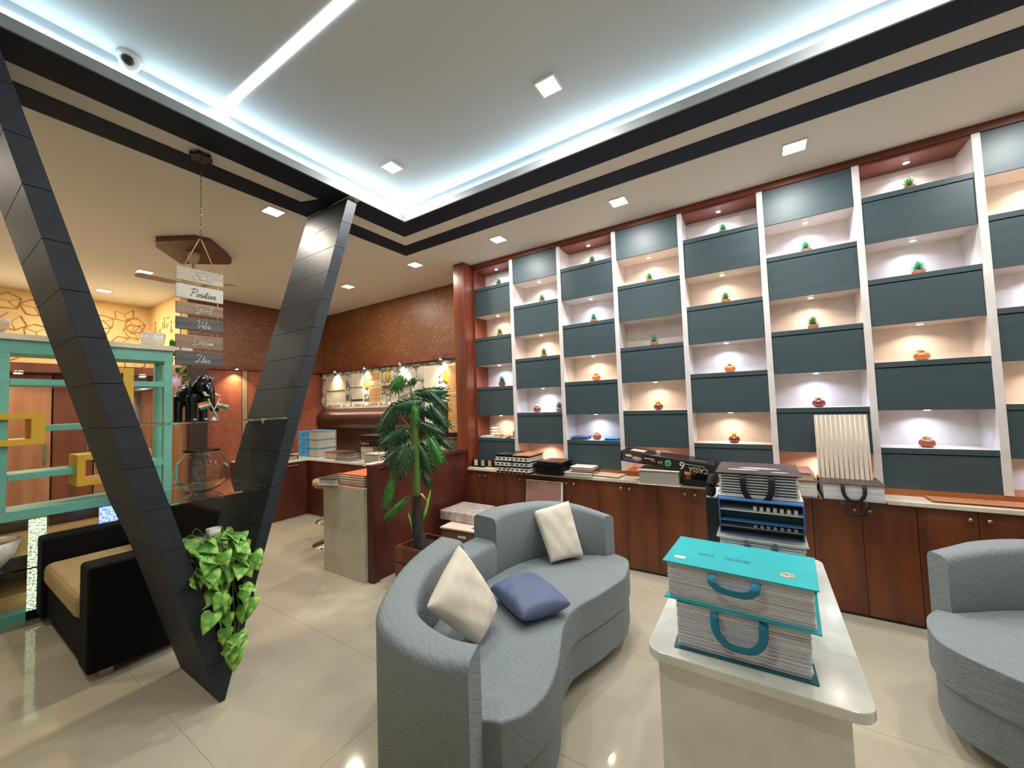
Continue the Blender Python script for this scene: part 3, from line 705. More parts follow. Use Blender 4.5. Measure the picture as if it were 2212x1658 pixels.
tops = [2.402, 2.295, 2.185, 2.092, 1.985, 1.885]; hts = [.085, .088, .074, .078, .082, .09]
# cursive single line letters
GL = {
 'S': [[(.5, .85), (.35, 1.0), (.15, .9), (.2, .7), (.42, .5), (.45, .2), (.25, 0), (.02, .1), (.1, .3)]],
 'P': [[(.1, .0), (.2, .5), (.25, .95)], [(.0, .8), (.2, 1.0), (.5, .95), (.55, .7), (.35, .5), (.18, .52)]],
 'G': [[(.55, .85), (.4, 1.0), (.15, .85), (.05, .5), (.2, .25), (.45, .45), (.5, .6), (.45, .1), (.25, -.25), (.1, -.1), (.55, .2)]],
 'V': [[(.0, .85), (.12, 1.0), (.2, .8), (.2, .2), (.28, 0), (.45, .4), (.5, .9), (.62, .85)]],
 'D': [[(.2, .95), (.15, .4), (.1, .02), (.0, .1), (.15, .0), (.45, .1), (.6, .5), (.45, .9), (.15, 1.0), (-.02, .85)]],
 'I': [[(.0, .8), (.2, 1.0), (.42, .95), (.3, .5), (.15, .0), (.0, .05), (.05, .2), (.4, .1)]],
 'm': [[(0, .05), (.05, .4), (.08, .05), (.15, .4), (.2, .05), (.28, .4), (.33, .05), (.42, .12)]],
 'i': [[(0, .1), (.07, .42), (.07, .12), (.12, .02), (.2, .1)], [(.09, .58), (.1, .66)]],
 'l': [[(0, .1), (.13, .7), (.11, .98), (.05, .85), (.06, .2), (.11, .02), (.2, .1)]],
 'e': [[(0, .12), (.15, .2), (.18, .34), (.1, .43), (.04, .3), (.05, .1), (.13, .01), (.25, .12)]],
 'o': [[(.14, .4), (.04, .3), (.05, .05), (.16, .05), (.18, .3), (.13, .4), (.27, .33)]],
 's': [[(0, .1), (.1, .5), (.12, .34), (.2, .16), (.12, .0), (.02, .05)], [(.15, .02), (.25, .12)]],
 't': [[(0, .15), (.1, .8), (.07, .1), (.12, .03), (.22, .12)], [(.0, .55), (.2, .58)]],
 'v': [[(0, .35), (.06, .4), (.08, .05), (.14, .05), (.2, .4), (.28, .35)]],
 'd': [[(.17, .38), (.05, .35), (.04, .05), (.14, .08), (.2, .95), (.18, .1), (.28, .1)]],
 'b': [[(0, .15), (.1, .9), (.05, .5), (.06, .05), (.17, .05), (.18, .35), (.27, .35)]],
 'r': [[(0, .1), (.08, .45), (.1, .36), (.18, .36), (.17, .05), (.26, .12)]],
 'a': [[(.17, .38), (.05, .35), (.04, .05), (.14, .08), (.18, .38), (.18, .05), (.28, .12)]],
}
GW = {'S': .55, 'P': .55, 'G': .6, 'V': .55, 'D': .62, 'I': .45, 'm': .42, 'i': .2, 'l': .2, 'e': .25, 'o': .27, 's': .25, 't': .22, 'v': .28, 'd': .28, 'b': .27, 'r': .26, 'a': .28}
for i, (_, _, word, mt, lm, sz) in enumerate(bd):
    zt_, h = tops[i] - zs0, hts[i]; hw = .123
    off = random.uniform(-.008, .008)
    b = part('word_board', MB().box(-hw, hw, -.004, .004, zt_ - h, zt_), mt, t, .006, label='board reading ' + word)
    W = sum(GW[c_] for c_ in word); k = .062; x = -W * k / 2 + .012; z0 = zt_ - h * .78
    m = MB()
    for c_ in word:
        for stroke in GL[c_]:
            P = [Vector((x + (px_ + .16 * py_) * k, -.0055, z0 + py_ * k * .8)) for px_, py_ in stroke]
            m.tube(spline(P, 4), .0016 if lm == 'letter_dark' else .0021, 5)
        x += GW[c_] * k
    part('lettering', m, lm, b)
cz = MB()
for s in (1, -1):
    cz.tube([(s * .005, .006, -.545), (s * .085, .0065, tops[0] - zs0)], .003, 6); cz.tube([(s * .095, .0065, tops[0] - zs0), (s * .095, .0065, tops[5] - zs0 - .02)], .0032, 6)
part('cord', cz, 'rope', t)

# ================================================================== FAN
t = thing('ceiling_plate', 'brown angular wooden ceiling plate behind the hanging chain', 'ceiling panel', (1.45, 4.7, ZC - .05))
part('board', MB().prism([(x - 1.45, y - 4.7) for x, y in ((1.209, 4.653), (1.403, 4.346), (1.523, 4.326), (1.753, 4.579), (1.85, 4.72), (1.86, 4.8), (1.548, 5.165), (1.25, 4.809))], 0, .049), 'fan_wood', t, .002)
t = thing('ceiling_fan', 'beige ceiling fan hanging from the brown ceiling plate behind the sign', 'fan', (1.51, 4.7, ZC - .051))
part('canopy', MB().lathe([(.028, -.11), (.045, -.05), (.06, -.0)], n=20), 'fan_beige', t); part('downrod', MB().tube([(0, 0, -.1), (0, 0, -.30)], .012, 10), 'fan_beige', t)
part('motor', MB().lathe([(.02, -.28), (.09, -.30), (.11, -.33), (.09, -.37), (.03, -.385)], n=24), 'fan_beige', t)
for k in range(3):
    a = -1.0 + k * 2 * PI / 3; R_ = Matrix.Rotation(a, 3, 'Z')
    P = [(.1, -.03), (.18, -.05), (.40, -.055), (.43, -.03), (.43, .035), (.40, .055), (.18, .045), (.1, .03)]
    part('blade', MB().hexa([R_ @ Vector((x, y, -.338 + y * .15)) for x, y in P], [R_ @ Vector((x, y, -.333 + y * .15)) for x, y in P]), 'fan_beige', t)

# ================================================================== TEAL DIVIDER
TY = 4.7
t = thing('room_divider', 'teal open room divider frame with yellow box niches and a white top', 'room divider', (.85, TY, .02))
def tb(name, x0, x1, z0, z1, y0=0, y1=.3, m='teal', bev=.002, lab=None): return part(name, MB().box(x0 - .85, x1 - .85, y0, y1, z0 - .02, z1 - .02), m, t, bev, label=lab)
tb('top_board', -.6, 1.50, 2.10, 2.145, -.03, .36, 'counter_white', lab='white top board')
tb('top_rail', -.5, 1.356, 2.0, 2.0995); tb('bottom_rail', -.5, 1.356, .75, .822)
tb('post', 1.294, 1.356, .8225, 1.9995, 0, .05); tb('post', 1.294, 1.356, .8225, 1.9995, .25, .30); tb('post', .35, .405, .8225, 1.9995, 0, .05); tb('post', .35, .405, .8225, 1.9995, .25, .3); tb('post', -.5, -.44, .8225, 1.9995, 0, .3)
tb('rail', .406, 1.293, 1.76, 1.807, 0, .3); tb('rail', .58, .95, 1.402, 1.45, 0, .3); tb('rail', .406, .78, 1.047, 1.094, 0, .3); tb('rail', 1.1, 1.293, 1.037, 1.088, 0, .3)
def ybox(x0, x1, z0, z1, th=.045):
    m = MB(); m.box(x0, x1, -.04, .28, z1 - th, z1); m.box(x0, x1, -.04, .28, z0, z0 + th); m.box(x0, x0 + th, -.04, .28, z0 + th, z1 - th); m.box(x1 - th * 1.5, x1, -.04, .28, z0 + th, z1 - th)
    return m
for (x0, x1, z0, z1) in ((.05, .577, 1.307, 1.547), (.75, 1.2, .944, 1.194), (.95, 1.076, 1.5, 1.92)):
    o = part('niche_box', ybox(x0 - .85, x1 - .85, z0 - .02, z1 - .02), 'yellow', t, .001, label='yellow box niche')
# cabinet below
t = thing('display_cabinet', 'glass fronted washbasin display cabinet below the teal divider', 'cabinet', (.85, TY, 0))
part('base', MB().box(-1.35, .5, 0.0, .55, .0, .07), 'teal', t, .002)
part('wood_ledge', MB().box(-1.35, .5, .12, .55, .0705, .18), 'tan_panel', t)
part('glass_ledge', MB().box(-1.35, .48, .0, .5, .375, .385), 'clear_glass', t)
part('back_board', MB().box(-1.35, .5, .52, .55, .1805, .745), 'brown_stone', t)
part('upper_board', MB().box(-1.35, .5, .16, .51, .45, .58), 'tan_panel', t)
for i, (a, b, m) in enumerate(((.508, .605, 'bubble_white'), (.877, 1.0, 'bubble_blue'))):
    o = part('bubble_panel', MB().box(a - .85, b - .85, -.03, .0, .002, .748), 'bubble_glass', t, .001, label='lit bubble textured glass panel')
    part('light_core', MB().box(a - .845, b - .855, .001, .008, .03, .74), m, o)
rg = MB()
for k in range(6): rg.box(-1.35, -.25, -.14 + k * .022, -.135 + k * .022, .002, .006)
part('floor_grille', rg, 'chrome', t)
tag(part('washbasin', MB().lathe([(.0001, 0), (.1, .0), (.17, .1), (.2, .21), (.185, .21), (.15, .1), (.08, .03), (.0001, .03)], n=32, cap=False), 'white_ceramic', None, loc=(.30, 4.86, .386)), 'white ceramic washbasin on the glass ledge at the left edge', 'washbasin')
# things on top of the divider
tag(part('ceramic_bowl', MB().lathe([(.0001, 0), (.06, 0), (.085, .04), (.095, .13), (.08, .135), (.07, .05), (.0001, .03)], n=28, cap=False), 'white_ceramic', None, loc=(1.25, 4.86, 2.1455)), 'pale round ceramic pot on the white top beside the word sign', 'pot')
tag(part('ceramic_bowl', MB().lathe([(.0001, 0), (.10, 0), (.15, .06), (.16, .12), (.14, .12), (.12, .06), (.0001, .03)], n=28, cap=False), 'sign_whitewood', None, loc=(.26, 4.86, 2.1455)), 'cream bowl on the white top at the left edge', 'bowl')
t = thing('trailing_plant', 'small leafy green plant hanging over the right end of the divider top', 'plant', (1.46, 4.88, 2.1455))
part('pot', MB().lathe([(.035, 0), (.045, .07), (.04, .07)], n=16), 'white_ceramic', t)
lm_ = heart(.06).mesh('small_leaf'); lm_.materials.append(MATS['leaf_bright'])
random.seed(8)
for i in range(34):
    q = i / 34; l = part('leaf', None, None, t, mesh=lm_, loc=(random.uniform(-.08, .04) + q * .07, -.06 + random.uniform(-.05, .04), .08 - q * .52)); l.rotation_euler = (random.uniform(-1, 0), random.uniform(-.5, .5), random.uniform(0, 6))
part('stem', MB().tube(spline([(0, 0, .06), (.02, -.08, .05), (.04, -.08, -.2), (.06, -.07, -.45)], 5), .004, 6), 'stem_green', t)

# ================================================================== BLACK LOVESEAT
t = thing('loveseat', 'black square armed sofa with a beige seat cushion behind the V column', 'sofa', (.9, 3.85, 0))
def lb(name, x0, x1, y0, y1, z0, z1, m='sofa_black', bev=.02): return part(name, MB().box(x0 - .9, x1 - .9, y0 - 3.85, y1 - 3.85, z0, z1), m, t, bev, seg=3)
lb('base', .58, 1.40, 3.27, 4.62, .05, .3); lb('armrest', .57, 1.41, 3.24, 3.44, .052, .645); lb('armrest', .55, 1.41, 4.44, 4.64, .052, .625)
lb('backrest', 1.22, 1.43, 3.24, 4.64, .054, .80, bev=.03); lb('seat_cushion', .555, 1.215, 3.445, 4.435, .302, .455, 'sofa_beige', .045)
for x, y in ((.66, 3.32), (1.32, 3.32), (.66, 4.55), (1.32, 4.55)): part('leg', MB().box(x - .93, x - .87, y - 3.88, y - 3.82, 0, .05), 'steel_strip', t, .003)

# ================================================================== CURVED SOFAS
def backpiece(outer, inner, ztop, z0=.08, rnd=.03):
    n = len(outer); prof = []
    m = MB(); vs_ = []; K = 8
    for i in range(n):
        o = Vector((outer[i].x, outer[i].y, 0)); q = Vector((inner[i].x, inner[i].y, 0)); d = (q - o); L_ = d.length; d.normalize(); z = ztop[i]; r = min(rnd, L_ * .3)
        # slight slope outwards of inner side
        for (s_, zz) in ((0, z0), (0, z - r), (r * .3, z - r * .3), (r, z), (L_ - r, z), (L_ - r * .3, z - r * .3), (L_, z - r), (L_, z0)): vs_.append(o + d * s_ + Vector((0, 0, zz)))
    fs_ = []
    for i in range(n - 1):
        for k in range(K):
            k2 = (k + 1) % K; fs_.append((i * K + k, i * K + k2, (i + 1) * K + k2, (i + 1) * K + k))
    m.add(vs_, fs_, True); m.add([vs_[k] for k in range(K)], [tuple(range(K))]); m.add([vs_[(n - 1) * K + k] for k in range(K)], [tuple(range(K))])
    return m
def resample(pts, n):
    P = spline(pts, 12); L_ = [0]
    for a, b in zip(P, P[1:]): L_.append(L_[-1] + (b - a).length)
    out = []
    for i in range(n):
        s_ = L_[-1] * i / (n - 1); j = max(k for k in range(len(L_)) if L_[k] <= s_ + 1e-9); j = min(j, len(P) - 2)
        u = (s_ - L_[j]) / max(L_[j + 1] - L_[j], 1e-9); out.append(P[j].lerp(P[j + 1], u))
    return out
def curved_sofa(label, outer, inner, tops, cuts, lows, rim, feet, zs=.44):
    base = Vector((sum(p[0] for p in outer) / len(outer), sum(p[1] for p in outer) / len(outer), 0))
    t = thing('curved_sofa', label, 'sofa', base)
    tr = lambda P: [Vector((p[0] - base.x, p[1] - base.y, 0)) for p in P]
    N = 61
    O, I = [], []
    Osp = spline([(*p, 0) for p in outer], 10); Isp = spline([(*p, 0) for p in inner], 10)
    zt_ = [p.x for p in spline([(z, 0, 0) for z in tops], 10)]
    O = [p - base for p in Osp]; I = [p - base for p in Isp]
    for (a, b), low in zip(cuts, lows):
        a_, b_ = int(a * 10), int(b * 10)
        z = zt_[a_:b_ + 1] if low is None else [low] * (b_ + 1 - a_)
        part('backrest', backpiece(O[a_:b_ + 1], I[a_:b_ + 1], z), 'sofa_fabric', t)
    R_ = [p - base for p in spline([(*p, 0) for p in rim], 6)]
    poly = [(p.x, p.y) for p in R_] + [(p.x, p.y) for p in (I if (I[0] - R_[-1]).length < (I[-1] - R_[-1]).length else reversed(I))]
    part('seat', MB().prism(poly, .265, zs), 'sofa_fabric', t, .045, seg=5)
    cx = sum(p[0] for p in poly) / len(poly); cy = sum(p[1] for p in poly) / len(poly)
    nr = len(R_)
    def inset(p, d):
        v_ = Vector((cx - p[0], cy - p[1])); 
        return (p[0] + v_.x / v_.length * d, p[1] + v_.y / v_.length * d)
    pb_ = [inset(p, .018) if i < nr else p for i, p in enumerate(poly)]
    part('base', MB().prism(pb_, .08, .264), 'sofa_fabric', t, .02, seg=3)
    for x, y in feet: part('leg', MB().lathe([(.022, 0), (.03, .081)], (x - base.x, y - base.y, 0), 12), 'dark_leg', t)
    return t
outer = [(.945, .80), (.905, .93), (.915, 1.10), (.99, 1.29), (1.16, 1.44), (1.42, 1.57), (1.70, 1.635), (1.79, 1.64), (2.04, 1.64), (2.17, 1.61), (2.36, 1.52), (2.53, 1.37), (2.63, 1.17), (2.665, .905)]
inner = [(1.065, .845), (1.045, .95), (1.065, 1.08), (1.12, 1.20), (1.25, 1.32), (1.46, 1.41), (1.70, 1.445), (1.79, 1.45), (2.01, 1.44), (2.13, 1.425), (2.29, 1.37), (2.43, 1.27), (2.53, 1.12), (2.595, .945)]
tops_ = [.70, .70, .70, .70, .705, .72, .735, .74, .775, .79, .79, .785, .76, .70]
rim = [(2.66, .91), (2.605, .80), (2.466, .755), (2.329, .74), (2.203, .765), (2.056, .80), (1.87, .855), (1.716, .845), (1.571, .794), (1.453, .749), (1.343, .722), (1.255, .715), (1.16, .735), (1.09, .785)]
curved_sofa('grey blue curved sofa with three cushions in front of the wooden cabinets', outer, inner, tops_, [(0, 6), (6, 8), (8, 13)], [None, .63, None], rim, [(2.56, .93), (1.2, .85), (1.75, 1.45), (2.5, 1.3), (1.0, 1.1)])
outer2 = [(2.80, -.665), (2.88, -.76), (3.0, -.90), (3.08, -1.10), (3.1, -1.4), (3.02, -1.75), (2.85, -2.1)]
inner2 = [(2.70, -.71), (2.76, -.80), (2.86, -.95), (2.93, -1.12), (2.94, -1.4), (2.87, -1.68), (2.72, -2.0)]
rim2 = [(2.62, -2.1), (2.3, -2.05), (2.02, -1.75), (1.98, -1.4), (2.04, -1.05), (2.17, -.77), (2.33, -.60), (2.46, -.575), (2.6, -.60), (2.71, -.66)]
curved_sofa('grey green curved sofa at the right edge of the picture', outer2, inner2, [.69, .705, .72, .73, .73, .72, .70], [(0, 6)], [None], list(reversed(rim2)), [(2.58, -.76), (2.2, -.95), (2.9, -1.4), (2.3, -1.9)], .435)

# pillows
def pillow(name, label, A, B, C, D, th, mat, n=22, pinch=.03, sag=0.0):
    A, B, C, D = map(Vector, (A, B, C, D)); base = (A + B + C + D) / 4; nrm = ((C - A).cross(D - B)).normalized(); zmin = min(p.z for p in (A, B, C, D))
    m = MB(); vs_ = []
    for side in (1, -1):
        for i in range(n + 1):
            for j in range(n + 1):
                u, v_ = i / n, j / n; p = A.lerp(B, u).lerp(D.lerp(C, u), v_)
                eu, ev = 4 * u * (1 - u), 4 * v_ * (1 - v_)
                # sides drawn in, corners kept
                p = p + (base - p) * pinch * (eu * (1 - ev) + ev * (1 - eu))
                h = th * .5 * (max(eu * ev, 0) ** .34)
                wr = .55 * (.003 * math.sin(17 * u + 9 * v_) + .0035 * math.sin(26 * v_ - 14 * u * u + 3 * math.sin(6 * u)) * (1 - u * .5)) * min(1, 2.5 * eu * ev)
                p = p + nrm * side * (h + wr); vs_.append(p - base)
    N1 = (n + 1) ** 2; fs_ = []
    for s_ in (0, 1):
        for i in range(n):
            for j in range(n):
                a = s_ * N1 + i * (n + 1) + j; fs_.append((a, a + 1, a + n + 2, a + n + 1) if s_ == 0 else (a, a + n + 1, a + n + 2, a + 1))
    m.add(vs_, fs_, True); me = m.mesh(name); bm = bmesh.new(); bm.from_mesh(me); bmesh.ops.remove_doubles(bm, verts=bm.verts, dist=.0004); bmesh.ops.recalc_face_normals(bm, faces=bm.faces); bm.to_mesh(me); bm.free()
    me.materials.append(MATS[mat]); o = part(name, None, None, None, mesh=me, loc=base); sb = o.modifiers.new('sub', 'SUBSURF'); sb.levels = 1; sb.render_levels = 1
    return tag(o, label, 'cushion')
pillow('cushion', 'cream cushion leaning inside the near curved end of the sofa', (1.445, 1.26, .835), (1.175, 1.215, .665), (1.375, 1.10, .44), (1.58, 1.14, .50), .15, 'cream_pillow')
pillow('cushion', 'cream cushion standing at the far end of the curved sofa', (2.50, 1.16, .814), (2.34, 1.37, .755), (2.27, 1.20, .452), (2.47, 1.05, .455), .12, 'cream_pillow')
pillow('cushion', 'slate blue cushion lying flat on the sofa seat', (1.724, 1.298, .5), (1.995, 1.178, .5), (1.788, .832, .5), (1.552, .98, .5), .125, 'blue_pillow')

# ================================================================== WHITE TABLE
t = thing('side_table', 'white glossy rounded corner table carrying sample books', 'table', (1.73, .07, 0), rz=.0)
def rrect(x0, x1, y0, y1, r, n=6):
    P = []
    for cx, cy, a0 in ((x1 - r, y1 - r, 0), (x0 + r, y1 - r, PI / 2), (x0 + r, y0 + r, PI), (x1 - r, y0 + r, 1.5 * PI)):
        for i in range(n + 1): a = a0 + PI / 2 * i / n; P.append((cx + r * math.cos(a), cy + r * math.sin(a)))
    return P
part('tabletop', MB().prism(rrect(-.516, .505, -.262, .262, .05), .722, .75), 'table_white', t, .003)
part('body', MB().box(-.478, .46, -.215, .235, 0, .7215), 'table_white', t, .004)

# ---------------- books
def book(name, label, cat, loc, dx, dy, dz, rz=0, top='cover_black', bottom=None, spine=None, pages='paper_white', n=14, strap=None, taper=0, over=.006, group=None, tilt=(0, 0), fill=.88):
    """origin bottom centre; fore-edge faces -x, spine at +x"""
    t = thing(name, label, cat, loc, rz, group); t.rotation_euler = (tilt[0], tilt[1], rz)
    c = min(.004, dz * .2); m = MB(); h = (dz - 2 * c) / n
    for i in range(n):
        a = random.uniform(0, .004); b = random.uniform(-.003, .003)
        z0 = c + i * h; m.box(-dx / 2 + a + .004 + taper * i / n, dx / 2 - .006, -dy / 2 + .005 + b, dy / 2 - .005 + b * .5, z0 + h * .06, z0 + h * (.06 + fill))
    part('pages', m, pages, t, kind='stuff' if n > 20 else None)
    if bottom is None: bottom = top
    if bottom: part('back_cover', MB().box(-dx / 2 - over, dx / 2, -dy / 2 - over, dy / 2 + over, 0, c), bottom, t, .001)
    if top: part('front_cover', MB().box(-dx / 2 - over + taper, dx / 2, -dy / 2 - over, dy / 2 + over, dz - c, dz), top, t, .001)
    part('spine', MB().box(dx / 2 + .0002, dx / 2 + .004, -dy / 2 - over, dy / 2 + over, 0, dz), spine or bottom or 'paper', t, .001)
    if strap:
        sm_, zt2, drop, hw = strap; x = -dx / 2 - over - .004
        P = spline([(x + .03 if zt2 >= dz - .001 else x + .006, -hw, zt2), (x - .008, -hw * .98, zt2 - .01), (x - .014, -hw * .9, zt2 - drop * .6), (x - .012, -hw * .45, zt2 - drop), (x - .012, hw * .45, zt2 - drop), (x - .014, hw * .9, zt2 - drop * .6), (x - .008, hw * .98, zt2 - .01), (x + .03 if zt2 >= dz - .001 else x + .006, hw, zt2)], 5)
        mm = MB(); mm.tube(P, (.011, .0016), 8, flat=Vector((1, 0, 0.2)))
        part('handle', mm, sm_, t)
    return t
bk = book('sample_book', 'thick sample book with bright teal cover, on top of the near stack', 'book', (1.385, .085, .888), .235, .37, .112, -.055, 'cover_teal', 'cover_teal', 'cover_teal', 'paper_white', 24, ('strap_teal', .100, .035, .055), fill=.66)
part('sticker', MB().lathe([(.018, .1121), (.018, .1128)], (-.06, -.125, 0), 20), 'board_cream', bk, label='round cream sticker')
text('lettering', 'Vol 1', .011, 'letter_dark', bk, (-.06, -.125, .1131), (0, 0, -PI / 2))
text('lettering', 'VERTO', .022, 'cover_teal_dark', bk, (-.02, .085, .1122), (0, 0, -PI / 2), depth=.0003, sx=.7)
text('lettering', 'COLLECTION\nLAMINATES', .012, 'cover_teal_dark', bk, (-.02, .0, .1122), (0, 0, -PI / 2), depth=.0003)
part('logo_mark', MB().box(-.085, -.065, .135, .165, .1121, .1127), 'letter_white', bk)
book('sample_book', 'thick sample book with dark teal cover, underneath the bright teal one', 'book', (1.41, .09, .7505), .275, .335, .136, .03, None, 'cover_teal_dark', 'cover_teal_dark', 'paper_white', 24, ('strap_teal', .128, .075, .06), fill=.66)
# far stack on the table
book('sample_book', 'sample folder with grey cover and two grey straps, bottom of the far table stack', 'book', (1.95, .03, .7505), .32, .29, .184, .0, 'cover_grey', 'cover_grey', 'cover_grey', 'paper_white', 18, ('strap_grey', .176, .13, .045), fill=.66)
def tray(label, loc, dx, dy, dz, rz, mat, cells=2):
    t = thing('sample_box', label, 'box', loc, rz); m = .005
    part('shell', MB().box(-dx / 2, dx / 2, -dy / 2, dy / 2, 0, m).box(-dx / 2, dx / 2, -dy / 2, dy / 2, dz - m, dz).box(-dx / 2, dx / 2, -dy / 2, -dy / 2 + m, m, dz - m).box(-dx / 2, dx / 2, dy / 2 - m, dy / 2, m, dz - m).box(dx / 2 - m, dx / 2, -dy / 2, dy / 2, m, dz - m), mat, t)
    part('inner_board', MB().box(-dx / 2 + .004, dx / 2 - .004, -dy / 2 + .004, dy / 2 - .004, dz * .48, dz * .52), 'paper', t)
    part('inner_dark', MB().box(-dx / 2 + .03, dx / 2 - .004, -dy / 2 + .004, dy / 2 - .004, m, dz * .47), 'cover_black', t)
    cm = MB()
    for i in range(7): cm.box(-dx / 2 + .01, -dx / 2 + .04, -dy / 2 + .02 + i * .022, -dy / 2 + .032 + i * .022, dz * .53, dz * .72)
    part('sample_chips', cm, 'checker_white', t)
    return t
tray('flat slate blue sample box, lower of the two blue boxes', (1.985, .03, .935), .29, .285, .058, .01, 'cover_navy')
t = tray('bright blue open sample box, upper of the two blue boxes', (1.965, .025, .9935), .31, .285, .087, -.01, 'cover_blue')
_bk = book('sample_book', 'ring folder of white cards with brown printed cover, top of the far table stack', 'book', (2.01, .03, 1.081), .29, .285, .098, .0, 'cover_brown', 'paper', 'cover_brown', 'paper', 8, ('strap_black', .088, .095, .05), fill=.45)
part('gap_shade', MB().box(-.125, .13, -.13, .13, .006, .092), 'cover_black', _bk)  # black block stands in for the shade in the gaps between cards
for (x_, y_, rx, ry) in ((-.06, .05, .016, .06), (-.01, -.01, .02, .075), (-.09, -.08, .012, .03)):
    m_ = MB(); m_.lathe([(1, 0), (1, .0006)], n=20); m_.v = [(x_ + a * rx, y_ + b * ry, .0982 + c_) for a, b, c_ in m_.v]; part('cover_print', m_, 'lilac_print', _bk)
t = thing('sample_book', 'dark grey upright folder standing left of the far table stack', 'book', (2.03, .205, .7505), 0)
part('cover', MB().box(-.1, .12, -.025, .025, 0, .30), 'cover_black', t, .002); part('pages', MB().box(-.098, .118, -.02, .02, .3001, .304), 'paper', t)
tag(part('strap_bundle', MB().tube(spline([(1.95, .198, 1.15), (1.93, .205, 1.10), (1.93, .21, 1.06)], 5), [.012, .016, .018, .02, .02, .02, .021, .021, .02, .018, .012], 10), 'strap_black'), 'black strap bundle hanging beside the far table stack', 'strap')
tag(part('card_pad', MB().box(1.88, 1.96, .225, .31, .7505, .765), 'cover_light', None, .001), 'small cream card pad on the back left of the white table', 'pad')

# ---------------- things on the long counter
CT = .7905
t = thing('chip_rack', 'black display strip with four wood sample chips at the counter far end', 'sample rack', (3.50, 2.59, CT), rz=.0)
part('stand', MB().box(-.02, .03, -.21, .21, 0, .085), 'cover_black', t, .003)
for i, m in enumerate(('cover_light', 'cover_grey', 'board_sand', 'fan_wood')): part('chip', MB().box(-.024, -.0205, .15 - i * .095 - .022, .15 - i * .095 + .022, .02, .082), m, t)
tag(part('paper_roll', MB().tube([(3.455, 2.6, CT + .007), (3.455, 2.42, CT + .007)], .0068, 8), 'paper'), 'thin white folded paper strip in front of the chip rack', 'paper')
def gridstack(loc, rz, n, label, mt):
    t = thing('sample_stack', label, 'samples', loc, rz)
    for i in range(n):
        z = i * .0265; dx = random.uniform(-.006, .006); dy = random.uniform(-.008, .008)
        b = part('sample_board', MB().box(-.15 + dx, .15 + dx, -.10 + dy, .10 + dy, z + .018, z + .026), 'checker_white' if i < n - 1 else mt, t)
        m = MB()
        for k in range(4): m.box(-.15 + dx, .14 + dx, -.09 + dy + k * .053, -.07 + dy + k * .053, z, z + .0175)
        part('spacer', m, 'checker_white' if i % 2 else 'cover_black', b)
    return t
gridstack((3.455, 2.255, CT), -.0, 7, 'stack of black and white sample boards on spacers, left half', 'cover_black')
gridstack((3.455, 2.04, CT), .0, 7, 'stack of brown topped sample boards on white spacers, right half', 'tan_wood')
for i in range(6):
    o = book('catalogue', 'thin black catalogue in the pile beside the sample boards, %s' % ['at the bottom', 'second from the bottom', 'third from the bottom', 'fourth from the bottom', 'second from the top', 'on top under a brown board'][i], 'book', (3.485 + random.uniform(-.006, .006), 1.775 + random.uniform(-.012, .012), CT + i * .0205), .24, .27, .02, random.uniform(-.05, .05), 'cover_black', n=3, pages='cover_black', group='pile of thin black catalogues')
    del o['group']
tag(part('wood_sample', MB().box(3.37, 3.60, 1.62, 1.92, CT + .1235, CT + .129), 'fan_wood', None, .001), 'thin brown wood sample on the black catalogue pile', 'sample')
book('catalogue', 'white low flat box book lying at the counter edge', 'book', (3.50, 1.49, CT), .17, .27, .03, .03, 'cover_light', n=3)
book('catalogue', 'small maroon backed book in the pile beside the black catalogues', 'book', (3.52, 1.46, CT + .031), .15, .20, .028, .06, 'cover_red', n=4, pages='board_cream')
book('catalogue', 'small white book topping the pile beside the black catalogues', 'book', (3.52, 1.46, CT + .0605), .16, .21, .022, .0, 'cover_light', n=3)
book('catalogue', 'pale cream flat book on the counter left of the grey paged book', 'book', (3.53, 1.22, CT), .16, .24, .018, -.1, 'board_cream', n=3, pages='cover_light')
book('sample_book', 'thick grey paged swatch book under the black printed box', 'book', (3.46, .74, CT), .30, .31, .118, .03, 'cover_light', 'cover_light', 'cover_light', 'paper_grey', 16, fill=.72)
book('catalogue', 'black binder lying below the drooping end of the printed box', 'book', (3.49, .44, CT), .22, .24, .05, -.05, 'cover_black', n=4, pages='cover_black')
book('catalogue', 'pale blue thin booklet by the counter edge', 'book', (3.50, .30, CT), .1, .12, .014, .0, 'cover_grey', n=3)
t = thing('catalogue_box', 'black printed catalogue box lying upside down across the grey paged book', 'box', (3.475, .69, .968))
t.rotation_euler = (.115, 0, 0)
part('case', MB().box(-.13, .125, -.36, .36, -.04, .05), 'cover_black', t, .006)
part('art_print', MB().box(-.1322, -.1302, .17, .345, -.03, .04), 'cover_brown', t)
part('art_blue', MB().box(-.1326, -.1322, .2, .33, -.028, -.012), 'flag_blue', t); part('art_sand', MB().ell((-.133, .22, .0), (.0015, .04, .016)), 'board_sand', t); part('art_white', MB().ell((-.133, .29, .015), (.0015, .03, .009)), 'paper', t)
R180 = (PI / 2, PI, -PI / 2)
text('lettering', 'CASSA', .056, 'letter_gold', t, (-.1312, -.255, -.012), R180, sx=.85)
text('lettering', '6', .085, 'letter_white', t, (-.1312, -.135, .006), R180)
text('lettering', '54', .036, 'letter_gold', t, (-.1312, .03, .0), R180)
part('bar', MB().box(-.1312, -.1302, -.3, -.15, .018, .0205), 'letter_white', t)
part('seal', MB().ell((-.131, -.03, .003), (.002, .026, .028)), 'letter_green', t); part('seal_core', MB().ell((-.1335, -.03, .003), (.001, .014, .015)), 'flag_green', t)
part('caption_bar', MB().box(-.1312, -.1302, .08, .16, .012, .018), 'letter_white', t); part('caption_bar', MB().box(-.1312, -.1302, .07, .11, -.002, .004), 'saffron', t)
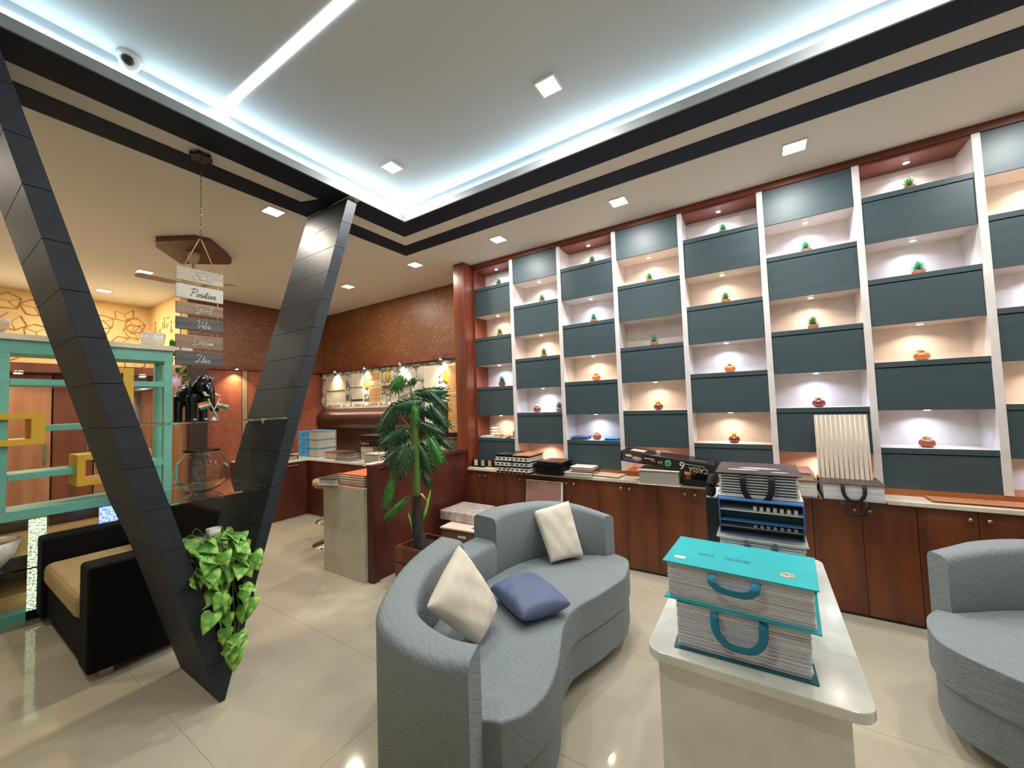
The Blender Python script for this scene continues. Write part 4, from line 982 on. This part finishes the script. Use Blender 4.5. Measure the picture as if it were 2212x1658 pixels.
part('top_print', MB().box(-.06, .06, .18, .30, .0502, .0508), 'board_cream', t); part('top_print', MB().box(-.1, -.04, -.3, -.2, .0502, .0508), 'fan_wood', t)
book('catalogue', 'cream edged book with a rosy cover behind the far table stack', 'book', (3.465, -.12, CT + .11), .28, .30, .055, .02, 'pink_board', n=5, pages='board_cream')
book('catalogue', 'brown covered binder under the rosy book on the counter', 'book', (3.465, -.13, CT), .28, .33, .109, .0, 'cover_brown', n=10, pages='paper')
t = book('sample_book', 'white paged sample book with a black handle on the counter', 'book', (3.455, -.475, CT + .0005), .30, .31, .11, -.02, 'cover_brown', 'cover_black', 'cover_brown', 'paper_white', 18, ('strap_black', .105, .095, .055))
mm = MB(); mm.tube(spline([(-.155, -.06, 0.0), (-.172, -.057, -.02), (-.176, -.035, -.075), (-.176, .035, -.075), (-.172, .057, -.02), (-.155, .06, 0.0)], 5), (.008, .0015), 8, flat=Vector((1, 0, .2)))
part('handle', mm, 'strap_black', t, label='lower black strap')
# fluted cream panel leaning
t = thing('fluted_panel', 'cream fluted sample panel standing on the book with the black handle', 'panel', (3.49, -.46, CT + .1115)); t.rotation_euler = (0, .06, 0)
m = MB(); m.box(0, .012, -.143, .143, 0, .44)
part('board', m, 'flute_cream', t)
fl = MB()
for k in range(11): y = -.13 + k * .026; fl.tube([(-.0, y, .001), (-.0, y, .439)], (.003, .0009), 8, flat=Vector((1, 0, 0)))
part('flutes', fl, 'flute_cream', t)
book('catalogue', 'tan wooden tray board lying on the counter behind the right hand sofa', 'board', (3.535, -1.25, CT), .13, .75, .014, .0, 'tan_wood', n=2, pages='tan_wood')
# pink board leaning on cabinet
t = thing('sample_board', 'dusty pink board with a white edge leaning on the cabinets', 'sample board', (3.33, 1.84, 0)); t.rotation_euler = (0, .115, 0)
part('board', MB().box(0, .02, -.195, .205, 0, .725), 'white_plastic', t, .001); part('face', MB().box(-.001, -.0002, -.182, .2, .01, .718), 'pink_board', t)
# cartons behind the sofa
t = thing('carton', 'flat cardboard carton with a white printed lid behind the sofa', 'box', (2.93, 2.41, 0), rz=.08)
part('box', MB().box(-.15, .18, -.22, .22, 0, .335), 'cardboard', t, .002); part('lid', MB().box(-.16, .19, -.23, .23, .3355, .35), 'carton_white', t, .002)
part('label_print', MB().box(-.1, -.06, -.18, -.08, .3502, .3508), 'flag_blue', t); part('handle_slot', MB().box(-.1515, -.1502, -.06, .03, .27, .29), 'paper', t)
t = thing('parcel', 'white boxed parcel wrapped in clear plastic behind the sofa', 'parcel', (3.08, 2.55, .3515))
part('box', MB().box(-.13, .2, -.17, .2, 0, .085), 'carton_white', t, .004)
wp = MB(); wp.box(-.15, .22, -.19, .24, .0, .095)
o = part('wrapping', wp, 'plastic_wrap', t, .01)

# ---------------- back desk contents
for i in range(3):
    o = book('sample_box', 'sky blue boxed sample set in the stack of three, ' + ['bottom', 'middle', 'top'][i], 'box', (3.45, 5.83, CT + i * .129), .3, .5, .126, .0, 'box_blue', 'box_blue', 'paper_grey', 'paper_grey', 10)
    part('blue_case', MB().box(-.158, .0, -.02, .258, .001, .1255), 'box_blue', o, .003)
    text('lettering', 'Jali', .06, 'flag_blue', o, (-.1585, .12, .065), (PI / 2, 0, -PI / 2), shear=.3)
bkspec = [('thin black binder with a tan bowl on it by the back corner', (2.98, 5.9, 0), .25, .3, .05, 'cover_black'), 
 ('wide maroon covered catalogue lying beside the blue boxes', (3.42, 5.2, 0), .26, .36, .09, 'cover_red'),
 ('black catalogue at the edge of the back counter', (3.30, 4.82, 0), .2, .3, .035, 'cover_black'), ('silver edged catalogue on the black one', (3.31, 4.84, .0355), .2, .3, .035, 'cover_grey'), ('black topped catalogue, highest of its low pile', (3.32, 4.83, .071), .2, .28, .03, 'cover_black')]
for lb_, (x, y, z), dx, dy, dz, cv in bkspec: book('catalogue', lb_, 'book', (x, y, CT + z), dx, dy, dz, random.uniform(-.1, .1), cv, n=5, pages='paper_grey')
tag(part('tan_cap', MB().lathe([(.09, 0), (.09, .006), (.05, .01), (.045, .04), (.02, .05)], n=20), 'board_sand', None, loc=(2.98, 5.9, CT + .0505)), 'small tan dish on the black binder near the back corner', 'dish')
for i in range(2): book('sample_book', ['cream paged sample block at the base of the tall book pile', 'pale sample block halfway up the tall book pile'][i], 'book', (3.50, 4.55, CT + i * .095), .24, .25, .093, .03, 'cover_light' if i == 0 else 'cover_black', n=8, pages='board_cream')
t = book('catalogue', 'black boxed catalogue with cream lettering on the tall book pile', 'book', (3.50, 4.45, CT + .19), .26, .5, .075, 0, 'cover_black', n=4, pages='cover_black')
text('lettering', 'Casso 6', .06, 'letter_gold', t, (-.1345, .12, .04), (PI / 2, 0, -PI / 2))
book('catalogue', 'black catalogue with printed lid, highest in the tall book pile', 'book', (3.50, 4.43, CT + .266), .28, .48, .07, .02, 'cover_brown', n=4, pages='cover_black')
book('sample_book', 'wooden cased sample block with white top in the middle of the back counter', 'book', (3.25, 4.14, CT), .22, .28, .13, .0, 'cover_light', 'cover_brown', 'cover_brown', 'paper_grey', 10)
book('catalogue', 'orange edged box book behind the plant', 'book', (3.55, 3.95, CT + .131), .24, .45, .06, 0, 'board_sand', n=4, pages='board_sand')
book('sample_book', 'stack of cream sample cards behind the plant stem', 'book', (3.55, 3.9, CT), .24, .42, .13, 0, 'cover_light', n=8, pages='paper_grey')
book('sample_book', 'cream and black catalogue on the orange edged book', 'book', (3.55, 3.87, CT + .192), .24, .4, .08, 0, 'cover_black', n=6, pages='board_cream')
book('sample_book', 'grey sample stack beside the wooden end post, lower one', 'book', (3.62, 3.35, CT), .24, .34, .16, 0, 'cover_black', n=8, pages='paper_grey')
book('sample_book', 'grey sample stack beside the wooden end post, upper one', 'book', (3.62, 3.35, CT + .161), .24, .34, .14, 0, 'cover_black', n=8, pages='paper_grey')
# low desk books
DT = .8005
book('sample_book', 'thick white paged book with a taupe cover on the cream desk end', 'book', (2.23, 3.44, DT), .26, .2, .06, .25, 'cover_brown', 'cover_light', 'paper', 'paper', 6)
for i in range(4): book('catalogue', 'pale catalogue in the pile under the orange one, ' + ['bottom', 'second', 'third', 'fourth'][i], 'book', (2.3, 3.13, DT + i * .023), .27, .33, .022, .02, 'cover_light' if i else 'cover_orange', n=3, pages='board_cream')
book('catalogue', 'orange red covered catalogue on top of the pile on the cream desk', 'book', (2.31, 3.13, DT + .0925), .27, .33, .012, .02, 'cover_orange', n=2, pages='paper')
book('catalogue', 'dark thin catalogue leaning behind the orange pile', 'book', (2.65, 3.22, DT), .25, .3, .12, .2, 'cover_black', n=5, pages='cover_grey')
book('catalogue', 'white booklet on the dark catalogue behind the wooden partition', 'book', (2.63, 3.2, DT + .121), .3, .36, .02, .1, 'cover_light', n=3, pages='paper')
# bar stool behind desk
t = thing('bar_stool', 'beige bar stool with chrome foot ring partly behind the cream desk end', 'stool', (2.62, 3.95, 0))
t.location = (2.60, 4.12, 0)
part('base', MB().lathe([(.2, 0), (.2, .008), (.08, .025), (.03, .05)], n=30), 'chrome', t); part('column', MB().tube([(0, 0, .03), (0, 0, .62)], .022, 14), 'chrome', t)
P = [Vector((.16 * math.cos(a), .16 * math.sin(a), .25)) for a in [2 * PI * i / 28 for i in range(29)]]
part('foot_ring', MB().tube(P, .009, 8, cap=False), 'chrome', t); part('ring_bar', MB().tube([(-.16, 0, .25), (.16, 0, .25)], .007, 8), 'chrome', t)
part('seat', MB().lathe([(.05, .62), (.17, .64), (.2, .68), (.19, .72), (.1, .735), (.0001, .735)], n=28, cap=False), 'sofa_beige', t)

# ================================================================== SUCCULENTS
def succulent(kind, rot):
    global _sc
    base, fm, flower = {'g': ('terracotta', 'succulent', False), 'b': ('terracotta', 'succulent_blue', False), 'y': ('pot_orange', 'flower_yellow', True), 'c': ('pot_orange', 'flower_cream', True), 'Y': ('pot_dark', 'flower_yellow', True), 'C': ('pot_dark', 'flower_cream', True), 'r': ('terracotta', 'flower_cream', True), 'G': ('pot_dark', 'succulent_blue', False)}[kind]
    p = MB()
    if flower or kind == 'G': p.lathe([(.022, 0), (.04, .012), (.046, .03), (.04, .05), (.03, .058), (.024, .055)], n=20)
    else: p.lathe([(.036, 0), (.042, .02), (.046, .042), (.04, .046), (.036, .04)], n=20)
    f = MB(); h0 = .05 if not flower else .058; rnd = random.Random(rot)
    n = 30 if not flower else 22
    for i in range(n):
        a = i * 2.4 + rot; el = (.15 + 1.2 * i / n); L_ = (.06 if not flower else .036) * rnd.uniform(.85, 1.1) * (1 if not flower else 1)
        d = Vector((math.cos(a) * math.cos(el), math.sin(a) * math.cos(el), math.sin(el))); z = h0 + (.035 * i / n if not flower else .004)
        b = Vector((0, 0, z)); f.tube([b, b + d * L_ * .5 + Vector((0, 0, .002)), b + d * L_], [.0045, .0062 if not flower else .007, .0008], 5)
    return p.mesh('pot'), f.mesh('foliage'), base, fm
SC = [('g', 2.51, 2.865, 'first column, top niche'), ('g', 2.52, 2.274, 'first column, second niche'), ('G', 2.51, 1.692, 'first column, third niche'),
 ('g', 1.95, 2.569, 'second column, upper niche'), ('g', 1.95, 1.98, 'second column, second niche'), ('C', 2.06, 1.39, 'second column, third niche, left'), ('b', 1.79, 1.39, 'second column, third niche, against the divider'),
 ('g', 1.36, 2.865, 'third column, top niche'), ('b', 1.37, 2.274, 'third column, second niche'), ('y', 1.37, 1.692, 'third column, third niche'), ('r', 1.39, 1.107, 'third column, lowest niche beside blue folders'),
 ('g', .81, 2.569, 'fourth column, upper niche'), ('b', .80, 1.98, 'fourth column, unlit niche'), ('Y', .79, 1.39, 'fourth column, third niche'),
 ('b', .19, 2.865, 'fifth column, top niche'), ('g', .2, 2.274, 'fifth column, second niche'), ('c', .2, 1.692, 'fifth column, third niche'), ('Y', .2, 1.107, 'fifth column, lowest niche'),
 ('b', -.36, 2.569, 'sixth column, upper niche'), ('g', -.37, 1.98, 'sixth column, second niche'), ('C', -.37, 1.39, 'sixth column, third niche'),
 ('g', -.95, 2.865, 'seventh column, top niche'), ('b', -.96, 2.274, 'seventh column, second niche'), ('c', -.94, 1.692, 'seventh column, third niche'), ('r', -.93, 1.107, 'seventh column, lowest niche'),
 ('g', 2.36, 1.107, 'first column, lowest niche behind the paper swatches')]
kn = {'g': 'spiky green succulent in a terracotta pot', 'b': 'bluish green succulent in a terracotta pot', 'G': 'small blue green succulent in a dark red pot', 'y': 'yellow flowering plant in an orange pot', 'c': 'cream flowering plant in an orange pot', 'Y': 'yellow flowering plant in a dark red pot', 'C': 'cream flowering plant in a dark red pot', 'r': 'cream flowering plant in a brown red pot'}
cache = {}
for i, (k, y, z, where) in enumerate(SC):
    if k not in cache:
        a, b, m1, m2 = succulent(k, i * 1.3); a.materials.append(MATS[m1]); b.materials.append(MATS[m2]); cache[k] = (a, b)
    t = thing('potted_succulent', kn[k] + ', ' + where, 'plant', (3.715, y, z + .0005), rz=i * .9, group='small potted plants in the shelf niches')
    s = .76 if k in 'gb' else .92
    if i == 25: s = .6
    t.scale = (s, s, s)
    part('pot', None, None, t, mesh=cache[k][0]); part('foliage', None, None, t, mesh=cache[k][1], kind='stuff')
# niche clutter
zc = 1.1075
book('catalogue', 'dark blue folder lying left in the lowest niche of the third column', 'book', (3.73, 1.57, zc), .17, .17, .018, .2, 'cover_navy', n=2, pages='cover_blue')
book('catalogue', 'navy booklet on the dark blue folder in the third column niche', 'book', (3.73, 1.56, zc + .0185), .15, .15, .012, .1, 'cover_navy', n=2, pages='paper')
book('catalogue', 'turquoise folder at the right in the lowest niche of the third column', 'book', (3.73, 1.225, zc), .17, .13, .02, -.1, 'box_blue', n=2, pages='cover_navy')
t = thing('paper_roll', 'short stack of white paper rolls in the lowest niche of the first column', 'paper roll', (3.73, 2.66, zc + .0205))
for k in range(3): part('roll', MB().lathe([(.042, k * .032), (.042, k * .032 + .03)], (k * .003, 0, 0), 20), 'paper', t)
tag(part('paper_sheets', MB().box(3.64, 3.82, 2.52, 2.79, zc, zc + .02), 'paper', None, .001), 'flat white sheets under the paper rolls in the first column', 'paper')
tag(part('yellow_card', MB().box(3.65, 3.70, 2.5, 2.6, zc + .0205, zc + .04), 'board_sand', None, .001), 'small yellow card box beside the white paper rolls', 'card')
t = thing('swatch_fan', 'fanned paper colour swatches spilling over the niche edge', 'swatches', (3.66, 2.40, zc))
for k in range(8):
    a = -.9 + k * .25; R_ = Matrix.Rotation(a, 3, 'Z'); P = [(-.05, -.012), (.05, -.016), (.05, .016), (-.05, .012)]
    part('swatch', MB().hexa([R_ @ Vector((x, y, .001 + k * .004)) for x, y in P], [R_ @ Vector((x, y, .0025 + k * .004)) for x, y in P]), ('paper', 'carton_white', 'cover_grey', 'saffron')[k % 4], t)

# ================================================================== TALL PLANT
t = thing('potted_plant', 'tall split leaf plant in a square wooden planter beside the partition', 'plant', (2.33, 2.37, 0))
P0 = Vector((2.33, 2.37, 0))
pl = MB(); x0, x1, y0, y1 = -.17, .17, -.17, .17
pl.box(x0, x1, y0, y0 + .018, .02, .38); pl.box(x0, x1, y1 - .018, y1, .02, .38); pl.box(x0, x0 + .018, y0 + .018, y1 - .018, .02, .38); pl.box(x1 - .018, x1, y0 + .018, y1 - .018, .02, .38); pl.box(x0, x1, y0, y1, 0, .0199)
part('planter', pl, 'planter_wood', t, .001)
for z in (.0, .125, .25): 
    m = MB(); ring(m, (x0 - .001, x1 + .001, y0 - .001, y1 + .001), (x0 - .011, x1 + .011, y0 - .011, y1 + .011), z + .01, z + .125); part('plank', m, 'planter_wood', t, .002)
part('soil', MB().box(x0 + .0185, x1 - .0185, y0 + .0185, y1 - .0185, .3, .345), 'soil', t)
def W(p): return Vector(p) - P0
part('trunk', MB().tube(spline([W((2.2957, 2.40, .33)), W((2.2957, 2.43, .45)), W((2.2946, 2.4475, .5694)), W((2.2898, 2.4359, .7798))], 6), [.055, .052, .057, .05, .054, .047, .052, .044, .048, .043, .045, .04, .043, .037, .038, .033, .032, .03, .026], 12), 'bark', t)
part('stem', MB().tube(spline([W((2.2898, 2.4359, .76)), W((2.2744, 2.4236, 1.18)), W((2.2582, 2.4176, 1.53)), W((2.25, 2.41, 1.62))], 6), [.03, .03, .031, .03, .032, .031, .033, .03, .031, .029, .028, .026, .024, .022, .02, .018, .016, .012, .006], 12), 'stem_green', t)
LV = [((2.27, 2.564, 1.748), (2.224, 2.646, 1.652), .077), ((2.306, 2.514, 1.694), (2.33, 2.472, 1.732), .046), ((2.281, 2.375, 1.602), (2.399, 2.19, 1.613), .093), ((2.26, 2.222, 1.603), (2.335, 2.117, 1.461), .046),
 ((2.212, 2.304, 1.532), (2.106, 2.472, 1.494), .1), ((2.174, 2.551, 1.501), (2.117, 2.659, 1.306), .1), ((2.215, 2.684, 1.397), (2.194, 2.736, 1.174), .085), ((2.159, 2.297, 1.489), (2.162, 2.304, 1.372), .054),
 ((2.34, 2.294, 1.491), (2.41, 2.2, 1.319), .085), ((2.37, 2.433, 1.478), (2.428, 2.35, 1.395), .054), ((2.266, 2.329, 1.354), (2.359, 2.19, 1.273), .069), ((2.351, 2.385, 1.322), (2.421, 2.287, 1.178), .077),
 ((2.177, 2.471, 1.311), (2.094, 2.611, 1.203), .085), ((2.29, 2.578, 1.262), (2.25, 2.651, 1.146), .062), ((2.169, 2.401, 1.187), (2.078, 2.555, 1.07), .1), ((2.127, 2.377, 1.163), (2.096, 2.442, .976), .108),
 ((2.356, 2.483, 1.163), (2.412, 2.415, .951), .116), ((2.269, 2.243, 1.225), (2.317, 2.184, 1.044), .077), ((2.372, 2.265, 1.245), (2.438, 2.171, 1.141), .046), ((2.111, 2.516, .931), (2.084, 2.578, .711), .058),
 ((2.233, 2.53, .718), (2.156, 2.663, .593), .05), ((2.389, 2.453, .925), (2.419, 2.415, .821), .054)]
CAMF = Vector((-.8416, -.5379, 0))
def frond(B, Tp, hw, droop=.12):
    """split leaf: central blade with finger lobes each side, folded and arched"""
    B, Tp = Vector(B), Vector(Tp); ax = Tp - B; L_ = ax.length; d = ax.normalized()
    side = d.cross(CAMF).normalized(); nr = side.cross(d).normalized()
    if nr.dot(CAMF) < 0: nr = -nr
    m = MB()
    def pt(u, s_, off=0): # u along, s_ sideways (m)
        return B + d * (u * L_) + side * s_ + nr * (droop * L_ * 4 * u * (1 - u) * .6 - abs(s_) * .55 + off) + Vector((0, 0, -abs(s_) * .28))
    th = .0012
    # midblade
    nseg = 9; P = []
    for i in range(nseg + 1):
        u = i / nseg; P.append((u, hw * .5 * math.sin(PI * min(1, u * .9 + .08)) + .002))
    vs_ = []; 
    for off in (0, -th):
        for u, w_ in P: vs_ += [pt(u, -w_, off), pt(u, 0, off + .003), pt(u, w_, off)]
    K = 3 * (nseg + 1); fs_ = []
    for i in range(nseg):
        a = 3 * i
        for q in (0, 1): fs_ += [(a + q, a + q + 1, a + q + 4, a + q + 3), (K + a + q, K + a + q + 3, K + a + q + 4, K + a + q + 1)]
        fs_ += [(a, a + 3, K + a + 3, K + a), (a + 2, K + a + 2, K + a + 5, a + 5)]
    m.add(vs_, fs_, True)
    nf = 6
    for s_ in (1, -1):
        for i in range(nf):
            u = .02 + .86 * i / (nf - 1); w_ = hw * (.62 + .38 * math.sin(PI * (u * .85 + .15))) * (1.0 if u < .7 else 1 - (u - .7) * 1.6)
            r0 = hw * .3; du = .62 / nf; adv = .16 + .1 * u
            rows = [(u - du * .95, u + du * .95, r0), (u - du * .95 + adv * .5, u + du * .95 + adv * .5, (r0 + w_) * .55), (u - du * .6 + adv, u + du * .6 + adv, w_ * .85), (u + adv * 1.25, u + adv * 1.25 + .01, w_)]
            vs_ = []
            for off in (0, -th):
                for a, b, w1 in rows: vs_ += [pt(a, s_ * w1, off), pt(b, s_ * w1, off)]
            fs_ = []; K = 8
            for q in range(3):
                a = 2 * q; fs_ += [(a, a + 1, a + 3, a + 2), (K + a, K + a + 2, K + a + 3, K + a + 1), (a, a + 2, K + a + 2, K + a), (a + 1, K + a + 1, K + a + 3, a + 3)]
            fs_ += [(0, K, K + 1, 1), (6, 7, K + 7, K + 6)]
            m.add(vs_, fs_, True)
    return m
stalk = MB()
for i, (b, e_, hw) in enumerate(LV):
    bw, ew = W(b), W(e_)
    ext = (ew - bw) * .12
    part('leaf', frond(bw - ext, ew + ext, hw * .78), 'leaf_bright' if i in (0, 17, 19, 20, 7) else 'leaf_dark', t)
    zb = max(.8, min(1.56, b[2] - .1)); s0 = W((2.2744 + (1.18 - zb) * .045, 2.424, zb)) if i < 19 else W((2.29, 2.437, {19: .88, 20: .62, 21: .8}[i]))
    mid = (s0 + bw) / 2 + Vector((0, 0, .07)) + (bw - s0) * .15
    part('leaf_stalk', MB().tube(spline([s0, mid, bw - ext], 6), .0035, 6), 'stem_green', t)
part('leaf_sheath', MB().tube([W((2.2834, 2.44, .38)), W((2.27, 2.47, .5)), W((2.2563, 2.503, .6177))], [.012, .013, .004], 8), 'stem_bright', t, label='bright green sheath')
part('leaf_sheath', MB().tube([W((2.32, 2.41, .54)), W((2.3334, 2.3852, .62)), W((2.3512, 2.3377, .8027))], [.012, .014, .004], 8), 'stem_bright', t, label='bright green sheath')
part('dry_leaf', MB().tube([W((2.295, 2.43, .77)), W((2.31, 2.40, .775)), W((2.33, 2.36, .72))], [(.006, .004), (.02, .002), (.002, .002)], 8), 'rope', t, label='dry brown leaf')
part('dry_leaf', MB().tube([W((2.275, 2.45, .77)), W((2.26, 2.47, .74)), W((2.25, 2.48, .68))], [(.006, .004), (.018, .002), (.002, .002)], 8), 'fan_wood', t, label='dry brown leaf')
